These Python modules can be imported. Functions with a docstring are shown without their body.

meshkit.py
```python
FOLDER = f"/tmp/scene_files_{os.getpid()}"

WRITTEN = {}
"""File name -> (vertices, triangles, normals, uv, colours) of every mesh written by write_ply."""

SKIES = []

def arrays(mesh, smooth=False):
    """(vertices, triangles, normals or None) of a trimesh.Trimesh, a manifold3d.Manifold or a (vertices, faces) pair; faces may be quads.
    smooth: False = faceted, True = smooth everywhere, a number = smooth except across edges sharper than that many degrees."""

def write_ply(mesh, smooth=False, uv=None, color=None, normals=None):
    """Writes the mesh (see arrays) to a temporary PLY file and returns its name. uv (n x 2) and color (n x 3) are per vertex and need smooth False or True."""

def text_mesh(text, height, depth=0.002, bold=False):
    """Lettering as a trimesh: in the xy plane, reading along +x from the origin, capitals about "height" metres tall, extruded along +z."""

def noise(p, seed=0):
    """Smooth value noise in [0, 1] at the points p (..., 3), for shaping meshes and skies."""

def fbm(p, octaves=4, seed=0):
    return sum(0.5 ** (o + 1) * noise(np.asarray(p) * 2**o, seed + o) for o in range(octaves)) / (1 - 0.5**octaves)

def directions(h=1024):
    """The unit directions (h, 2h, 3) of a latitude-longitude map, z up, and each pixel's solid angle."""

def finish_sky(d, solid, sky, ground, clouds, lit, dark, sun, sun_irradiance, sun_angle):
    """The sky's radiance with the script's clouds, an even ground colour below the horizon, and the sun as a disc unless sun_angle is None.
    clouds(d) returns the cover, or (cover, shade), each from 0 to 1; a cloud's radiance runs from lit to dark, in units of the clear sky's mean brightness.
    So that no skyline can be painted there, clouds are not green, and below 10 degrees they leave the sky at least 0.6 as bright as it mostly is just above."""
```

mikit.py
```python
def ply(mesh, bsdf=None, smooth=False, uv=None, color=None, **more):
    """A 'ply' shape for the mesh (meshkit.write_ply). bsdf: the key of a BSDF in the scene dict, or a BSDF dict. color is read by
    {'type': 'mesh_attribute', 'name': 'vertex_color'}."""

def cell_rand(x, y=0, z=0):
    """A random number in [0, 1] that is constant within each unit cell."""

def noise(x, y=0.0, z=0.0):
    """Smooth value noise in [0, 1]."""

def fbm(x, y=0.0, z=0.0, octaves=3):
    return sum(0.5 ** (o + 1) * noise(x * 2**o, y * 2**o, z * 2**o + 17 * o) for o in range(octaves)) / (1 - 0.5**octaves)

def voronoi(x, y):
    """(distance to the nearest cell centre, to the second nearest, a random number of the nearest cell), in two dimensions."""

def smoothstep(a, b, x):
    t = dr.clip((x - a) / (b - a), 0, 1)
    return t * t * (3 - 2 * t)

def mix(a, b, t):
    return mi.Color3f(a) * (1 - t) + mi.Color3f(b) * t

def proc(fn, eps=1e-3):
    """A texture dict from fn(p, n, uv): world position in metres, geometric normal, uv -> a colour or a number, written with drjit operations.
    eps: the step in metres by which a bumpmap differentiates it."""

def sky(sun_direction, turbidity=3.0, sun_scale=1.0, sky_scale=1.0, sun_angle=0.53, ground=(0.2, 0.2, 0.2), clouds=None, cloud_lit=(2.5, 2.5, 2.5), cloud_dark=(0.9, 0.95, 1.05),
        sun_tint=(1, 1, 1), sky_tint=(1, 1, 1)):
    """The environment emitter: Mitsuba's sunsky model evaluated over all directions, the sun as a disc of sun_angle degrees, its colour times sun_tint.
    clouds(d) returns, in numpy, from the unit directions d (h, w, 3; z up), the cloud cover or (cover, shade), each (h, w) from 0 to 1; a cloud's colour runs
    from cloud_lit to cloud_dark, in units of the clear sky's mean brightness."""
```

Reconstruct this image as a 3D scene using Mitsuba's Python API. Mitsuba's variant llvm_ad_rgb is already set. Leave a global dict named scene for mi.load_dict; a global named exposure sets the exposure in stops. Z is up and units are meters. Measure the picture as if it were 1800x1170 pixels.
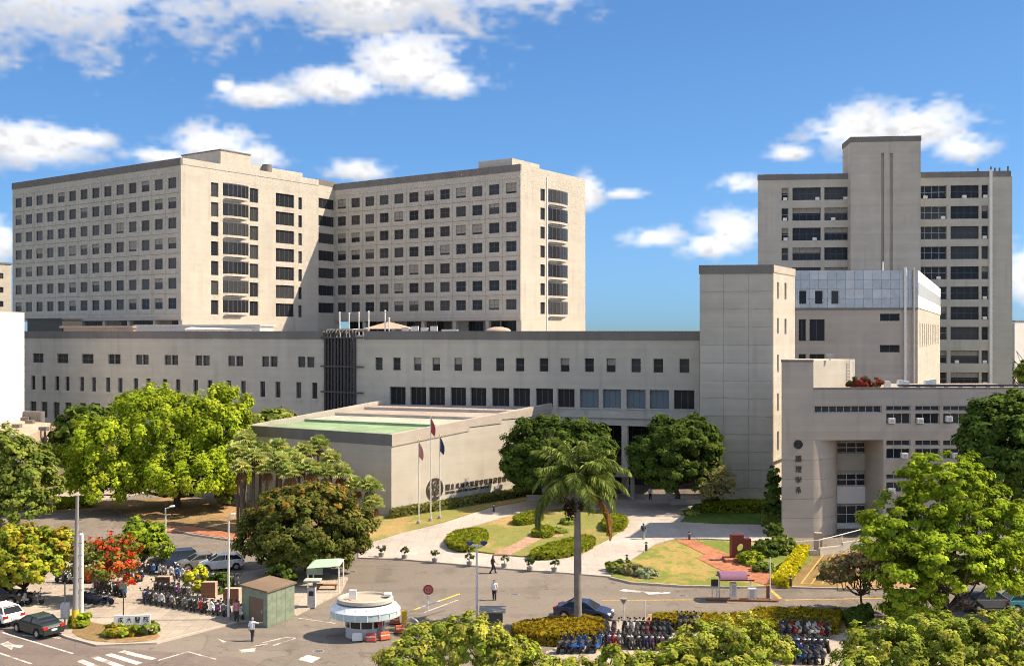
import math, random
import numpy as np, trimesh, manifold3d as mf
import drjit as dr, mitsuba as mi
import mikit, meshkit
from mikit import proc, noise, fbm, cell_rand, smoothstep, mix
from shapely.geometry import Polygon, LineString, Point, box as sbox
from shapely.ops import unary_union
T4 = mi.ScalarTransform4f
R = random.Random(7)
NR = np.random.default_rng(7)

# ------------------------------------------------------------------ camera, sky, exposure
EYE, FOC = 23.0, 1832.0            # eye height in metres, focal length in photo pixels
exposure = 3.1
SUN = (1.0, 0.025, 1.12)


def deg_dir(x, y):
    return math.degrees(math.atan2(x - 900, FOC)), math.degrees(math.atan2(588 - y, math.hypot(x - 900, FOC)))


CLOUDS = [  # azimuth, elevation, half width, half height in degrees
    (-25.0, 18.2, 12, 4.8), (-15.0, 19.2, 11, 4.2), (-7.8, 18.2, 4.6, 3.1), (-2.6, 19.2, 7.2, 3.5), (2.6, 18.7, 3.0, 2.1),
    (-5.6, 14.1, 3.5, 1.75), (-3.4, 13.3, 2.2, 1.0), (-9.3, 13.0, 3.1, 1.05), (-13.6, 12.3, 2.5, 0.65), (-15.4, 12.7, 0.7, 0.5),
    (-24.6, 9.1, 2.7, 1.25), (-22.4, 9.6, 1.6, 0.45), (-15.9, 9.6, 2.3, 1.05), (-13.9, 9.1, 1.7, 0.7), (-18.7, 9.0, 1.7, 0.42), (-8.4, 8.6, 1.6, 0.55),
    (18.1, 10.3, 2.6, 1.4), (21.4, 10.2, 2.6, 1.3), (23.4, 9.2, 1.6, 0.9), (15.0, 9.3, 1.2, 0.42), (12.3, 7.8, 1.4, 0.6),
    (7.8, 5.0, 1.9, 0.62), (12.0, 5.2, 1.7, 1.3), (10.8, 4.5, 2.0, 0.8), (4.1, 7.3, 0.95, 1.1), (6.1, 7.4, 1.1, 0.28),
    (26.3, 2.6, 1.2, 1.9), (-26.2, 4.5, 1.1, 1.4),
    (38, 9, 6, 2.2), (47, 15, 8, 2.6), (-38, 12, 7, 2.4), (-52, 8, 6, 1.8), (64, 8, 7, 2), (-70, 16, 9, 3), (85, 20, 9, 3), (-95, 10, 8, 2.4)]


def clouds(d):
    az, el = np.degrees(np.arctan2(d[..., 0], d[..., 1])), np.degrees(np.arcsin(np.clip(d[..., 2], -1, 1)))
    s = np.stack([az * 0.42, el * 0.62, az * 0], -1)
    n1 = meshkit.fbm(s, 5, 3) - 0.5
    n2 = meshkit.fbm(s * 3.1, 4, 9) - 0.5
    dens, low = np.full(az.shape, -1.0), np.zeros(az.shape)
    for i, (a, e, w, h) in enumerate(CLOUDS):
        ry = (el - e) / h
        ry = np.where(ry < 0, ry * 1.25, ry)            # flatter base
        q = 1 - np.sqrt(((az - a) / w) ** 2 + ry ** 2)
        up = q > dens
        low = np.where(up, np.clip(0.5 - 0.55 * (el - e) / h, 0, 1), low)
        dens = np.maximum(dens, q)
    wild = meshkit.fbm(np.stack([d[..., 0] * 5, d[..., 1] * 5, d[..., 2] * 9], -1), 5, 21) - 0.47   # unseen broken cloud all round, cover raised to brighten the fill light
    away = np.clip((np.abs(az) - 34) / 10, 0, 1) + np.clip((el - 24) / 8, 0, 1)
    dens = np.where(away > 0, np.maximum(dens, wild * 4 * np.clip(away, 0, 1) - 0.1), dens)
    n3 = meshkit.fbm(s * np.array([4.5, 8.0, 1.0]) + 31, 5, 14) - 0.5
    t = np.clip((dens + n1 * 1.1 + n2 * 0.65 + n3 * 0.8 + 0.3) / 0.95, 0, 1)
    cover = t * t * (3 - 2 * t)
    shade = np.clip(low * 0.85 + (n2 * 1.2 + n1 + n3 * 1.2) * 1.1 + 0.02, 0, 1)
    return cover * 0.95, shade


scene = {"type": "scene"}
labels = {}
scene["camera"] = {"type": "perspective", "fov": 2 * math.degrees(math.atan(900 / FOC)), "fov_axis": "x", "near_clip": 0.5, "far_clip": 6000.0,
                   "principal_point_offset_y": 3.0 / 1170,
                   "to_world": T4().look_at(origin=[0, 0, EYE], target=[0, 100, EYE], up=[0, 0, 1])}
scene["daylight"] = mikit.sky(SUN, turbidity=2.6, clouds=clouds, sun_scale=0.67, sky_scale=0.41, ground=(0.22, 0.2, 0.17),
                              cloud_lit=(4.3, 4.22, 4.12), cloud_dark=(2.5, 2.5, 2.55), sky_tint=(0.62, 0.92, 1.2), sun_tint=(1.0, 0.985, 0.97))

# ------------------------------------------------------------------ materials


def rgb(c):
    return {"type": "rgb", "value": list(c)}


def tex(c):
    return proc(c) if callable(c) else rgb(c)


def mat(name, c, rough=None, spec=0.5, metal=0.0, coat=0.0):
    if name.startswith("m_glass"): spec = 0.2
    if rough is None:
        b = {"type": "diffuse", "reflectance": tex(c)}
    else:
        b = {"type": "principled", "base_color": tex(c), "roughness": rough, "specular": spec, "metallic": metal, "clearcoat": coat}
    scene[name] = {"type": "twosided", "bsdf": b}
    return name


def concrete(c, streak=0.10, blot=0.16, course=0.0):
    def f(p, n, uv):
        s = fbm(p.x * 0.35, p.y * 0.35, p.z * 0.5)
        v = noise(p.x * 0.9, p.y * 0.9, p.z * 0.1)
        g = noise(p.x * 1.1, p.y * 1.1, p.z * 1.3)
        h = cell_rand(dr.floor(p.z / 0.62), 3)
        run = smoothstep(0.58, 0.9, noise(p.x * 1.5 + 7, p.y * 1.5, p.z * 0.06)) * smoothstep(0.3, 0.7, noise(p.x * 0.4, p.y * 0.4, p.z * 0.25 + 3))
        zf = p.z / 1.24
        joint = dr.select(dr.abs(zf - dr.floor(zf) - 0.5) < 0.06, 0.035, 0.0)
        k = 1 + blot * (s - 0.5) + streak * (v - 0.5) + 0.05 * (g - 0.5) + course * (h - 0.5) - 0.1 * run - joint
        return mi.Color3f(c) * k
    return f


mat("m_wall", concrete((0.495, 0.472, 0.418), course=0.04))
mat("m_wall_gray", concrete((0.49, 0.465, 0.415), streak=0.12, blot=0.16, course=0.09))
mat("m_wall_brown", concrete((0.47, 0.425, 0.375), streak=0.1, blot=0.12, course=0.08))
mat("m_coping", concrete((0.2, 0.19, 0.185), streak=0.2))
mat("m_core", concrete((0.5, 0.46, 0.4)))
mat("m_roof", concrete((0.36, 0.32, 0.28)))
mat("m_roof_pink", concrete((0.4, 0.35, 0.315), blot=0.45))
mat("m_roof_green", concrete((0.26, 0.37, 0.225), blot=0.6))
mat("m_roof_pale", concrete((0.42, 0.44, 0.37), blot=0.5))
mat("m_tan", concrete((0.45, 0.36, 0.29), blot=0.35))
mat("m_white", (0.8, 0.79, 0.76))
mat("m_white_gloss", (0.78, 0.78, 0.76), 0.35)
mat("m_frame", (0.1, 0.1, 0.105), 0.5)
mat("m_alu", (0.5, 0.5, 0.5), 0.45)
PANES = [mat("m_glass_a", (0.022, 0.026, 0.034), 0.12), mat("m_glass_b", (0.028, 0.033, 0.04), 0.12), mat("m_glass_c", (0.05, 0.055, 0.06), 0.15),
         mat("m_glass_d", (0.03, 0.032, 0.04), 0.1), mat("m_glass_e", (0.06, 0.064, 0.07), 0.2)]
mat("m_glass_green", (0.05, 0.085, 0.07), 0.12)
mat("m_blue_curtain", (0.12, 0.155, 0.19), 0.5)
mat("m_blind", (0.27, 0.255, 0.225), 0.6)
mat("m_dark", (0.02, 0.02, 0.022), 0.5)
mat("m_metal_panel", lambda p, n, uv: mi.Color3f(0.46, 0.5, 0.54) * (0.85 + 0.3 * fbm(p.x * 0.9, p.y * 0.9, p.z * 0.9)), 0.38, metal=0.55)
mat("m_metal_panel_b", lambda p, n, uv: mi.Color3f(0.54, 0.57, 0.6) * (0.85 + 0.3 * fbm(p.x * 0.9, p.y * 0.9, p.z * 0.9)), 0.42, metal=0.5)
mat("m_pipe", (0.05, 0.047, 0.052), 0.6)
mat("m_pole", (0.62, 0.62, 0.6), 0.5)
mat("m_pole_gray", concrete((0.3, 0.29, 0.28)))
mat("m_bronze", (0.065, 0.05, 0.04), 0.5)
mat("m_yellow", (0.75, 0.48, 0.03), 0.5)
mat("m_orange", lambda p, n, uv: mi.Color3f(0.5, 0.115, 0.035) * (0.6 + 0.7 * fbm(p.x * 4, p.y * 4, p.z * 5)), 0.6)
mat("m_red", (0.38, 0.065, 0.055), 0.7)
mat("m_darkred", (0.12, 0.022, 0.02), 0.5)
mat("m_purple", (0.19, 0.09, 0.17), 0.7)
mat("m_navy", (0.03, 0.035, 0.12), 0.7)
mat("m_pink", (0.5, 0.22, 0.22), 0.8)
mat("m_shed_green", lambda p, n, uv: mix((0.12, 0.17, 0.12), (0.26, 0.31, 0.23), fbm(p.x * 1.5, p.y * 1.5, p.z * 2.5)), 0.7)
mat("m_canvas_green", (0.36, 0.55, 0.38), 0.8)
mat("m_wood", (0.2, 0.09, 0.045), 0.7)
mat("m_teal_glass", (0.42, 0.53, 0.56), 0.25)
mat("m_canopy_white", (0.68, 0.76, 0.8), 0.4)
mat("m_rust_roof", concrete((0.2, 0.15, 0.11), blot=0.5))
mat("m_tyre", (0.02, 0.02, 0.02), 0.8)
mat("m_hub", (0.45, 0.45, 0.46), 0.35, metal=0.6)
mat("m_lamp_glass", (0.75, 0.75, 0.72), 0.15)
mat("m_tail", (0.4, 0.02, 0.02), 0.2)
mat("m_carglass", (0.018, 0.022, 0.025), 0.06)
PAINT = {"black": (0.02, 0.021, 0.023), "white": (0.75, 0.75, 0.73), "silver": (0.42, 0.43, 0.44), "dark blue": (0.02, 0.035, 0.09), "red": (0.35, 0.02, 0.02),
         "gray": (0.14, 0.145, 0.15), "dark green": (0.014, 0.028, 0.026), "teal": (0.05, 0.28, 0.32), "blue": (0.03, 0.1, 0.3), "purple": (0.12, 0.05, 0.12), "pink": (0.5, 0.3, 0.3)}
for k, c in PAINT.items():
    mat("m_paint_" + k.replace(" ", "_"), c, 0.28, coat=0.6)
mat("m_seat", (0.025, 0.024, 0.024), 0.6)
mat("m_skin", (0.45, 0.28, 0.2), 0.6)
mat("m_hair", (0.015, 0.012, 0.01), 0.5)
mat("m_cloth_white", (0.7, 0.72, 0.76), 0.9)
mat("m_cloth_black", (0.02, 0.02, 0.024), 0.9)
mat("m_cloth_navy", (0.03, 0.05, 0.09), 0.9)
mat("m_cloth_teal", (0.03, 0.11, 0.14), 0.9)
mat("m_cloth_brown", (0.06, 0.05, 0.045), 0.9)
mat("m_cloth_gray", (0.25, 0.27, 0.3), 0.9)
mat("m_bark", lambda p, n, uv: mi.Color3f(0.13, 0.105, 0.085) * (0.6 + 0.8 * fbm(p.x * 6, p.y * 6, p.z * 2)))
mat("m_palm_bark", lambda p, n, uv: mi.Color3f(0.25, 0.225, 0.205) * (0.75 + 0.3 * fbm(p.x * 3, p.y * 3, p.z * 2) + 0.15 * noise(p.z * 4.0)))
scene["m_leaf"] = {"type": "principledthin", "base_color": {"type": "mesh_attribute", "name": "vertex_color"}, "roughness": 0.55, "diff_trans": 0.55, "spec_trans": 0.0, "eta": 1.35}
scene["m_petal"] = {"type": "twosided", "bsdf": {"type": "diffuse", "reflectance": {"type": "mesh_attribute", "name": "vertex_color"}}}


def asphalt(c):
    def f(p, n, uv):
        patch = fbm(p.x * 0.09, p.y * 0.05, 0)
        fine = noise(p.x * 7, p.y * 7)
        stain = smoothstep(0.55, 0.8, fbm(p.x * 0.5 + 9, p.y * 0.25, 3))
        q = (p.x * 0.32 + p.y * 0.95) / 7.0
        seam = dr.select(dr.abs(q - dr.floor(q) - 0.5) < 0.006, 0.1, 0.0)
        track = smoothstep(0.55, 0.85, noise(p.x * 0.06 + 3, p.y * 0.9)) * 0.1
        dot = smoothstep(0.72, 0.84, fbm(p.x * 1.3 + 40, p.y * 1.3, 8)) * 0.22
        e1, e2, wh = mikit.voronoi(p.x * 0.13 + 0.4 * noise(p.x * 0.7, p.y * 0.7), p.y * 0.13 + 0.4 * noise(p.x * 0.7 + 9, p.y * 0.7))
        crack = dr.select((e2 - e1 < 0.012) & (wh > 0.35), 0.2, 0.0)
        mend = dr.select(wh > 0.86, -0.1, 0.0)
        return mi.Color3f(c) * (0.86 + 0.3 * patch + 0.12 * fine - 0.16 * stain - seam - track - dot - crack + mend)
    return f


mat("m_road", asphalt((0.205, 0.183, 0.16)))
mat("m_street", asphalt((0.185, 0.155, 0.14)))


def paver(c, s=0.9, joint=0.05, amt=0.16):
    def f(p, n, uv):
        ax, ay = p.x / s, p.y / s
        r = cell_rand(ax, ay)
        fx, fy = dr.abs(ax - dr.floor(ax) - 0.5), dr.abs(ay - dr.floor(ay) - 0.5)
        j = smoothstep(0.5 - joint, 0.5, dr.maximum(fx, fy))
        blot = fbm(p.x * 0.3, p.y * 0.22, 5)
        return mi.Color3f(c) * (0.86 + amt * (r - 0.5) + 0.3 * (blot - 0.4) - 0.18 * j + 0.1 * noise(p.x * 5, p.y * 5))
    return f


mat("m_plaza", paver((0.46, 0.42, 0.385), 1.2, 0.04, 0.1))
mat("m_pave", paver((0.42, 0.37, 0.31), 1.0, 0.06))
mat("m_redpath", paver((0.42, 0.19, 0.115), 0.5, 0.08, 0.3))
mat("m_pinkpath", paver((0.42, 0.28, 0.2), 0.5, 0.08, 0.3))
mat("m_kerb", concrete((0.48, 0.42, 0.36)))


def lawn(dry, green, bias=0.0):
    def f(p, n, uv):
        a = fbm(p.x * 0.22, p.y * 0.16, 1, 4)
        b = fbm(p.x * 1.6, p.y * 1.2, 2, 3)
        g = noise(p.x * 9, p.y * 9)
        return mix(dry, green, smoothstep(0.4, 0.6, a * 0.6 + b * 0.4 + bias)) * (0.62 + 0.45 * b + 0.3 * g)
    return f


mat("m_lawn", lawn((0.37, 0.28, 0.11), (0.16, 0.2, 0.05), 0.05))
mat("m_lawn_dry", lawn((0.38, 0.28, 0.13), (0.21, 0.22, 0.07), 0.04))
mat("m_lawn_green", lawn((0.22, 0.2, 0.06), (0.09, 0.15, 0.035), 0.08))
mat("m_earth", lawn((0.36, 0.24, 0.13), (0.22, 0.16, 0.08), 0.0))
mat("m_ground", lawn((0.2, 0.17, 0.11), (0.12, 0.13, 0.06)))
mat("m_line", lambda p, n, uv: mix((0.3, 0.27, 0.24), (0.62, 0.59, 0.54), smoothstep(0.25, 0.6, fbm(p.x * 2.2, p.y * 2.2))))
mat("m_line_yellow", lambda p, n, uv: mi.Color3f(0.6, 0.4, 0.1) * (0.7 + 0.4 * fbm(p.x * 3, p.y * 3)))

# ------------------------------------------------------------------ helpers
COUNT = {}


def numbered(key):
    n = COUNT.get(key, 0)
    COUNT[key] = n + 1
    return key if n == 0 else f"{key}_{n:03d}"


def add(key, d, tw=None, bsdf=None):
    key = numbered(key)
    d = dict(d)
    if tw is not None:
        d["to_world"] = T4(tw)
    if bsdf:
        d["bsdf"] = {"type": "ref", "id": bsdf}
    scene[key] = d
    return key


def ply(m, b, smooth=False, **k):
    return mikit.ply(m, b, smooth, **k)


def obj(key, mesh, b, smooth=False, tw=None):
    return add(key, ply(mesh, b, smooth), tw)


def tag(key, label, cat=None, group=None, kind=None):
    e = {"label": label}
    if cat: e["category"] = cat
    if group: e["group"] = group
    if kind: e["kind"] = kind
    labels[key] = e
    return key


def thing(name, label, cat, group=None):
    key = numbered(name)
    tag(key, label, cat, group)
    return key


def struct(name, mesh, b, label, smooth=False):
    k = obj(name, mesh, b, smooth)
    return tag(k, label, kind="structure", cat=name.replace("_", " "))


def cat_(ms):
    return trimesh.util.concatenate([m if isinstance(m, trimesh.Trimesh) else trimesh.Trimesh(*m, process=False) for m in ms])


def box(x0, x1, y0, y1, z0, z1):
    m = trimesh.creation.box((x1 - x0, y1 - y0, z1 - z0))
    m.apply_translation(((x0 + x1) / 2, (y0 + y1) / 2, (z0 + z1) / 2))
    return m


def prism(pts, z0, z1):
    p = pts if isinstance(pts, Polygon) or hasattr(pts, "geoms") else Polygon([tuple(q)[:2] for q in pts])
    p = p.buffer(0)
    ms = []
    for g in getattr(p, "geoms", [p]):
        m = trimesh.creation.extrude_polygon(g, z1 - z0, engine="earcut")
        m.apply_translation((0, 0, z0))
        ms.append(m)
    return cat_(ms)


def plate(poly, y0, y1):
    """polygon in (a, z) -> a plate from inward depth y0 to y1"""
    ms = []
    for g in getattr(poly, "geoms", [poly]):
        m = trimesh.creation.extrude_polygon(g, y1 - y0, engine="earcut")
        m.apply_transform(np.array([[1, 0, 0, 0], [0, 0, -1, y1], [0, 1, 0, 0], [0, 0, 0, 1.0]]))
        ms.append(m)
    return cat_(ms)


def tube(pts, radii, sides=8, cap=True):
    p = np.asarray(pts, float)
    r = np.broadcast_to(np.asarray(radii, float), (len(p),))
    t = np.gradient(p, axis=0)
    t /= np.linalg.norm(t, axis=1, keepdims=True) + 1e-12
    ref = np.where(np.abs(t[:, 2:]) < 0.9, [[0, 0, 1.0]], [[1.0, 0, 0]])
    if np.all(np.abs(t[:, 2]) > 0.6): ref = np.tile([[1.0, 0, 0]], (len(p), 1))
    a = np.cross(t, ref); a /= np.linalg.norm(a, axis=1, keepdims=True) + 1e-12
    b, ang = np.cross(t, a), np.arange(sides) * 2 * np.pi / sides
    v = p[:, None] + r[:, None, None] * (np.cos(ang)[None, :, None] * a[:, None] + np.sin(ang)[None, :, None] * b[:, None])
    i, j = np.meshgrid(np.arange(len(p) - 1), np.arange(sides), indexing="ij")
    q = np.stack([i * sides + j, i * sides + (j + 1) % sides, (i + 1) * sides + (j + 1) % sides, (i + 1) * sides + j], -1).reshape(-1, 4)
    f = [q[:, [0, 1, 2]], q[:, [0, 2, 3]]]
    v = v.reshape(-1, 3)
    if cap:
        n = len(v); v = np.vstack([v, p[:1], p[-1:]]); k = np.arange(sides); o = (len(p) - 1) * sides
        f += [np.stack([(k + 1) % sides, k, k * 0 + n], 1), np.stack([o + k, o + (k + 1) % sides, k * 0 + n + 1], 1)]
    m = trimesh.Trimesh(v, np.vstack(f), process=False)
    if m.volume < 0: m.invert()
    return m


def cyl(x, y, z0, z1, r, r2=None, sides=16):
    return tube([(x, y, z0), (x, y, z1)], [r, r if r2 is None else r2], sides)


def lathe(profile, sides=32):
    return trimesh.creation.revolve(np.asarray(profile, float), sections=sides)


def hull(*spheres, seg=10):
    return mf.Manifold.batch_hull([mf.Manifold.sphere(s[3], seg).translate((s[0], s[1], s[2])) for s in spheres])


def union(ms):
    return mf.Manifold.batch_boolean(ms, mf.OpType.Add)


def tri(m):
    q = m.to_mesh()
    return trimesh.Trimesh(np.array(q.vert_properties[:, :3], float), np.array(q.tri_verts), process=False)


def pose(x, y, z=0.0, ang=0.0, s=1.0):
    c, sn = math.cos(ang) * s, math.sin(ang) * s
    return np.array([[c, -sn, 0, x], [sn, c, 0, y], [0, 0, s, z], [0, 0, 0, 1.0]])


def at(x, y, Y):
    return np.array([(x - 900) * Y / FOC, Y, EYE - (y - 588) * Y / FOC])


def G(x, y, z=0.0):
    Y = (EYE - z) * FOC / (y - 588)
    return np.array([(x - 900) * Y / FOC, Y])


def chaikin(pts, n=2):
    p = np.asarray(pts, float)
    for _ in range(n):
        q = np.roll(p, -1, 0)
        p = np.stack([p * 0.75 + q * 0.25, p * 0.25 + q * 0.75], 1).reshape(-1, 2)
    return p


class Fr:
    """A facade: from its left to its right end as seen from outside; a along it, d inward, z up."""
    def __init__(s, p0, p1):
        s.p0, s.p1 = np.asarray(p0, float)[:2], np.asarray(p1, float)[:2]
        s.L = float(np.linalg.norm(s.p1 - s.p0)); s.u = (s.p1 - s.p0) / s.L; s.i = np.array([-s.u[1], s.u[0]])

    def a(s, x):
        t = (x - 900) / FOC
        return float((t * s.p0[1] - s.p0[0]) / (s.u[0] - t * s.u[1]))

    def z(s, x, y):
        return EYE - (y - 588) * (s.p0[1] + s.a(x) * s.u[1]) / FOC

    def pt(s, a, d=0.0):
        return s.p0 + s.u * a + s.i * d

    def T(s, a=0.0, d=0.0, z=0.0):
        p = s.pt(a, d)
        return np.array([[s.u[0], s.i[0], 0, p[0]], [s.u[1], s.i[1], 0, p[1]], [0, 0, 1, z], [0, 0, 0, 1.0]])

    def rect(s, x0, x1, y0, y1):
        a0, a1 = s.a(x0), s.a(x1); xm = (x0 + x1) / 2
        return a0, a1, s.z(xm, y1), s.z(xm, y0)


CACHE = {}


def window(parent, fr, a0, a1, z0, z1, depth=0.22, nx=2, ny=1, pane=None, frame="m_frame", bar=0.07, name="window", blind=None):
    w, h = round(a1 - a0, 2), round(z1 - z0, 2)
    k = (w, h, nx, ny, bar, frame)
    if k not in CACHE:
        hole = [sbox(bar + i * (w - bar) / nx, bar + j * (h - bar) / ny, (i + 1) * (w - bar) / nx, (j + 1) * (h - bar) / ny) for i in range(nx) for j in range(ny)]
        CACHE[k] = ply(plate(sbox(0, 0, w, h).difference(unary_union(hole)), 0, 0.06), frame)
        CACHE[k, "pane"] = ply(box(0.02, w - 0.02, 0.035, 0.05, 0.02, h - 0.02), "m_glass_a")
    wk = add(f"{parent}__{name}", CACHE[k], fr.T(a0, depth, z0))
    add(f"{wk}__pane", CACHE[k, "pane"], fr.T(a0, depth, z0), pane or R.choice(PANES))
    if blind:
        bh = round(h * blind, 1)
        if ("blind", w, bh) not in CACHE:
            CACHE["blind", w, bh] = ply(box(0.05, w - 0.05, 0.015, 0.03, h - bh, h - 0.03), "m_blind")
        add(f"{wk}__blind", CACHE["blind", w, bh], fr.T(a0, depth, z0))
    return wk


def holes_of(rects):
    return unary_union([sbox(a0, z0, a1, z1) for a0, a1, z0, z1 in rects])


def holed(parent, fr, poly, rects, b, t=0.4, d0=0.0, name="wall"):
    p = poly.difference(holes_of(rects)) if rects else poly
    return obj(f"{parent}__{name}", plate(p, d0, d0 + t), b, tw=fr.T())


# ------------------------------------------------------------------ the setting
struct("ground", prism([(-1500, -200), (1500, -200), (1500, 3000), (-1500, 3000)], -1.0, 0.0), "m_ground", "flat ground reaching to the horizon behind the hospital")
struct("road", prism([(-130, 40), (130, 40), (130, 150), (-130, 175)], -0.5, 0.006), "m_road", "warm gray asphalt service road and forecourt in front of the hospital")


def zone(name, px, h, b, label, smooth=0, h0=-0.3):
    p = [G(x, y, h) for x, y in px]
    return struct(name, prism(chaikin(p, smooth) if smooth else p, h0, h), b, label)


zone("street", [(-500, 1072), (-60, 1082), (40, 1100), (110, 1126), (175, 1142), (285, 1150), (420, 1160), (520, 1190), (700, 1330), (-900, 1330)], 0.012, "m_street", "darker asphalt city street with white markings in the bottom left corner")
zone("parking_pavement", [(-300, 1068), (-60, 1080), (60, 1098), (118, 1124), (170, 1138), (275, 1134), (415, 1098), (520, 1086), (600, 1046), (612, 1020), (500, 998), (420, 1012), (330, 1012), (262, 990), (120, 985), (-300, 985)], 0.12, "m_pave", "pale paved scooter parking area left of the green shed")
zone("verge", [(122, 1112), (150, 1096), (200, 1106), (270, 1112), (285, 1126), (240, 1134), (175, 1133), (140, 1126)], 0.15, "m_earth", "dry sandy verge at the street corner under the hospital sign", 1)
zone("driveway", [(630, 985), (700, 987), (800, 996), (900, 1005), (1000, 1012), (1072, 1018), (1085, 1006), (1110, 988), (1150, 962), (1186, 951), (1250, 952), (1385, 960), (1385, 928), (1255, 926), (1200, 922), (1205, 910), (1240, 893), (1240, 876), (1040, 872), (930, 885), (860, 898), (780, 924), (690, 946), (630, 965)], 0.12, "m_plaza", "pale concrete driveway looping up to the hospital entrance")
zone("lawn_strip", [(560, 960), (640, 962), (700, 943), (780, 922), (860, 897), (935, 883), (900, 872), (850, 880), (690, 908), (560, 930)], 0.17, "m_lawn_dry", "strip of dry grass along the foot of the auditorium wall")
zone("lawn", [(1072, 1019), (1088, 1005), (1112, 988), (1152, 963), (1192, 953), (1300, 956), (1385, 962), (1430, 985), (1375, 1034), (1300, 1036), (1200, 1034), (1110, 1028)], 0.19, "m_lawn", "triangular lawn of green and dry grass crossed by a red path", 0)
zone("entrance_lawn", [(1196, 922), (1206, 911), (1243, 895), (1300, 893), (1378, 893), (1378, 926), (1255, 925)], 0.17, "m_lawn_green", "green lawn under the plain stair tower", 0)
zone("red_path", [(1186, 954), (1215, 952), (1262, 972), (1300, 985), (1345, 1010), (1384, 1030), (1352, 1034), (1305, 1022), (1258, 1003), (1225, 986), (1240, 980)], 0.23, "m_redpath", "red brick path running diagonally across the lawn")
zone("side_yard", [(1376, 1036), (1434, 972), (1520, 962), (1590, 970), (1640, 1040)], 0.13, "m_earth", "sandy side yard with yellow bay lines beside the ramp")
zone("left_lawn", [(60, 905), (150, 888), (300, 880), (430, 885), (560, 925), (560, 962), (440, 946), (340, 928), (262, 925), (200, 900), (150, 902)], 0.15, "m_earth", "bare shaded ground under the large trees on the left", 0)
zone("orange_strip", [(262, 927), (340, 930), (440, 948), (452, 955), (430, 956), (340, 942), (280, 938)], 0.17, "m_redpath", "orange paved strip beside the road under the trees")
zone("back_pavement", [(60, 872), (130, 860), (260, 870), (200, 882), (100, 890)], 0.12, "m_pave", "sunlit pavement beyond the road on the far left")
zone("island_lawn", [(776, 957), (790, 942), (850, 925), (905, 908), (980, 899), (1060, 900), (1108, 914), (1104, 928), (1060, 958), (1010, 976), (940, 984), (870, 978), (800, 968)], 0.27, "m_lawn_dry", "oval garden island of dry lawn inside the driveway loop", 2)
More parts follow.
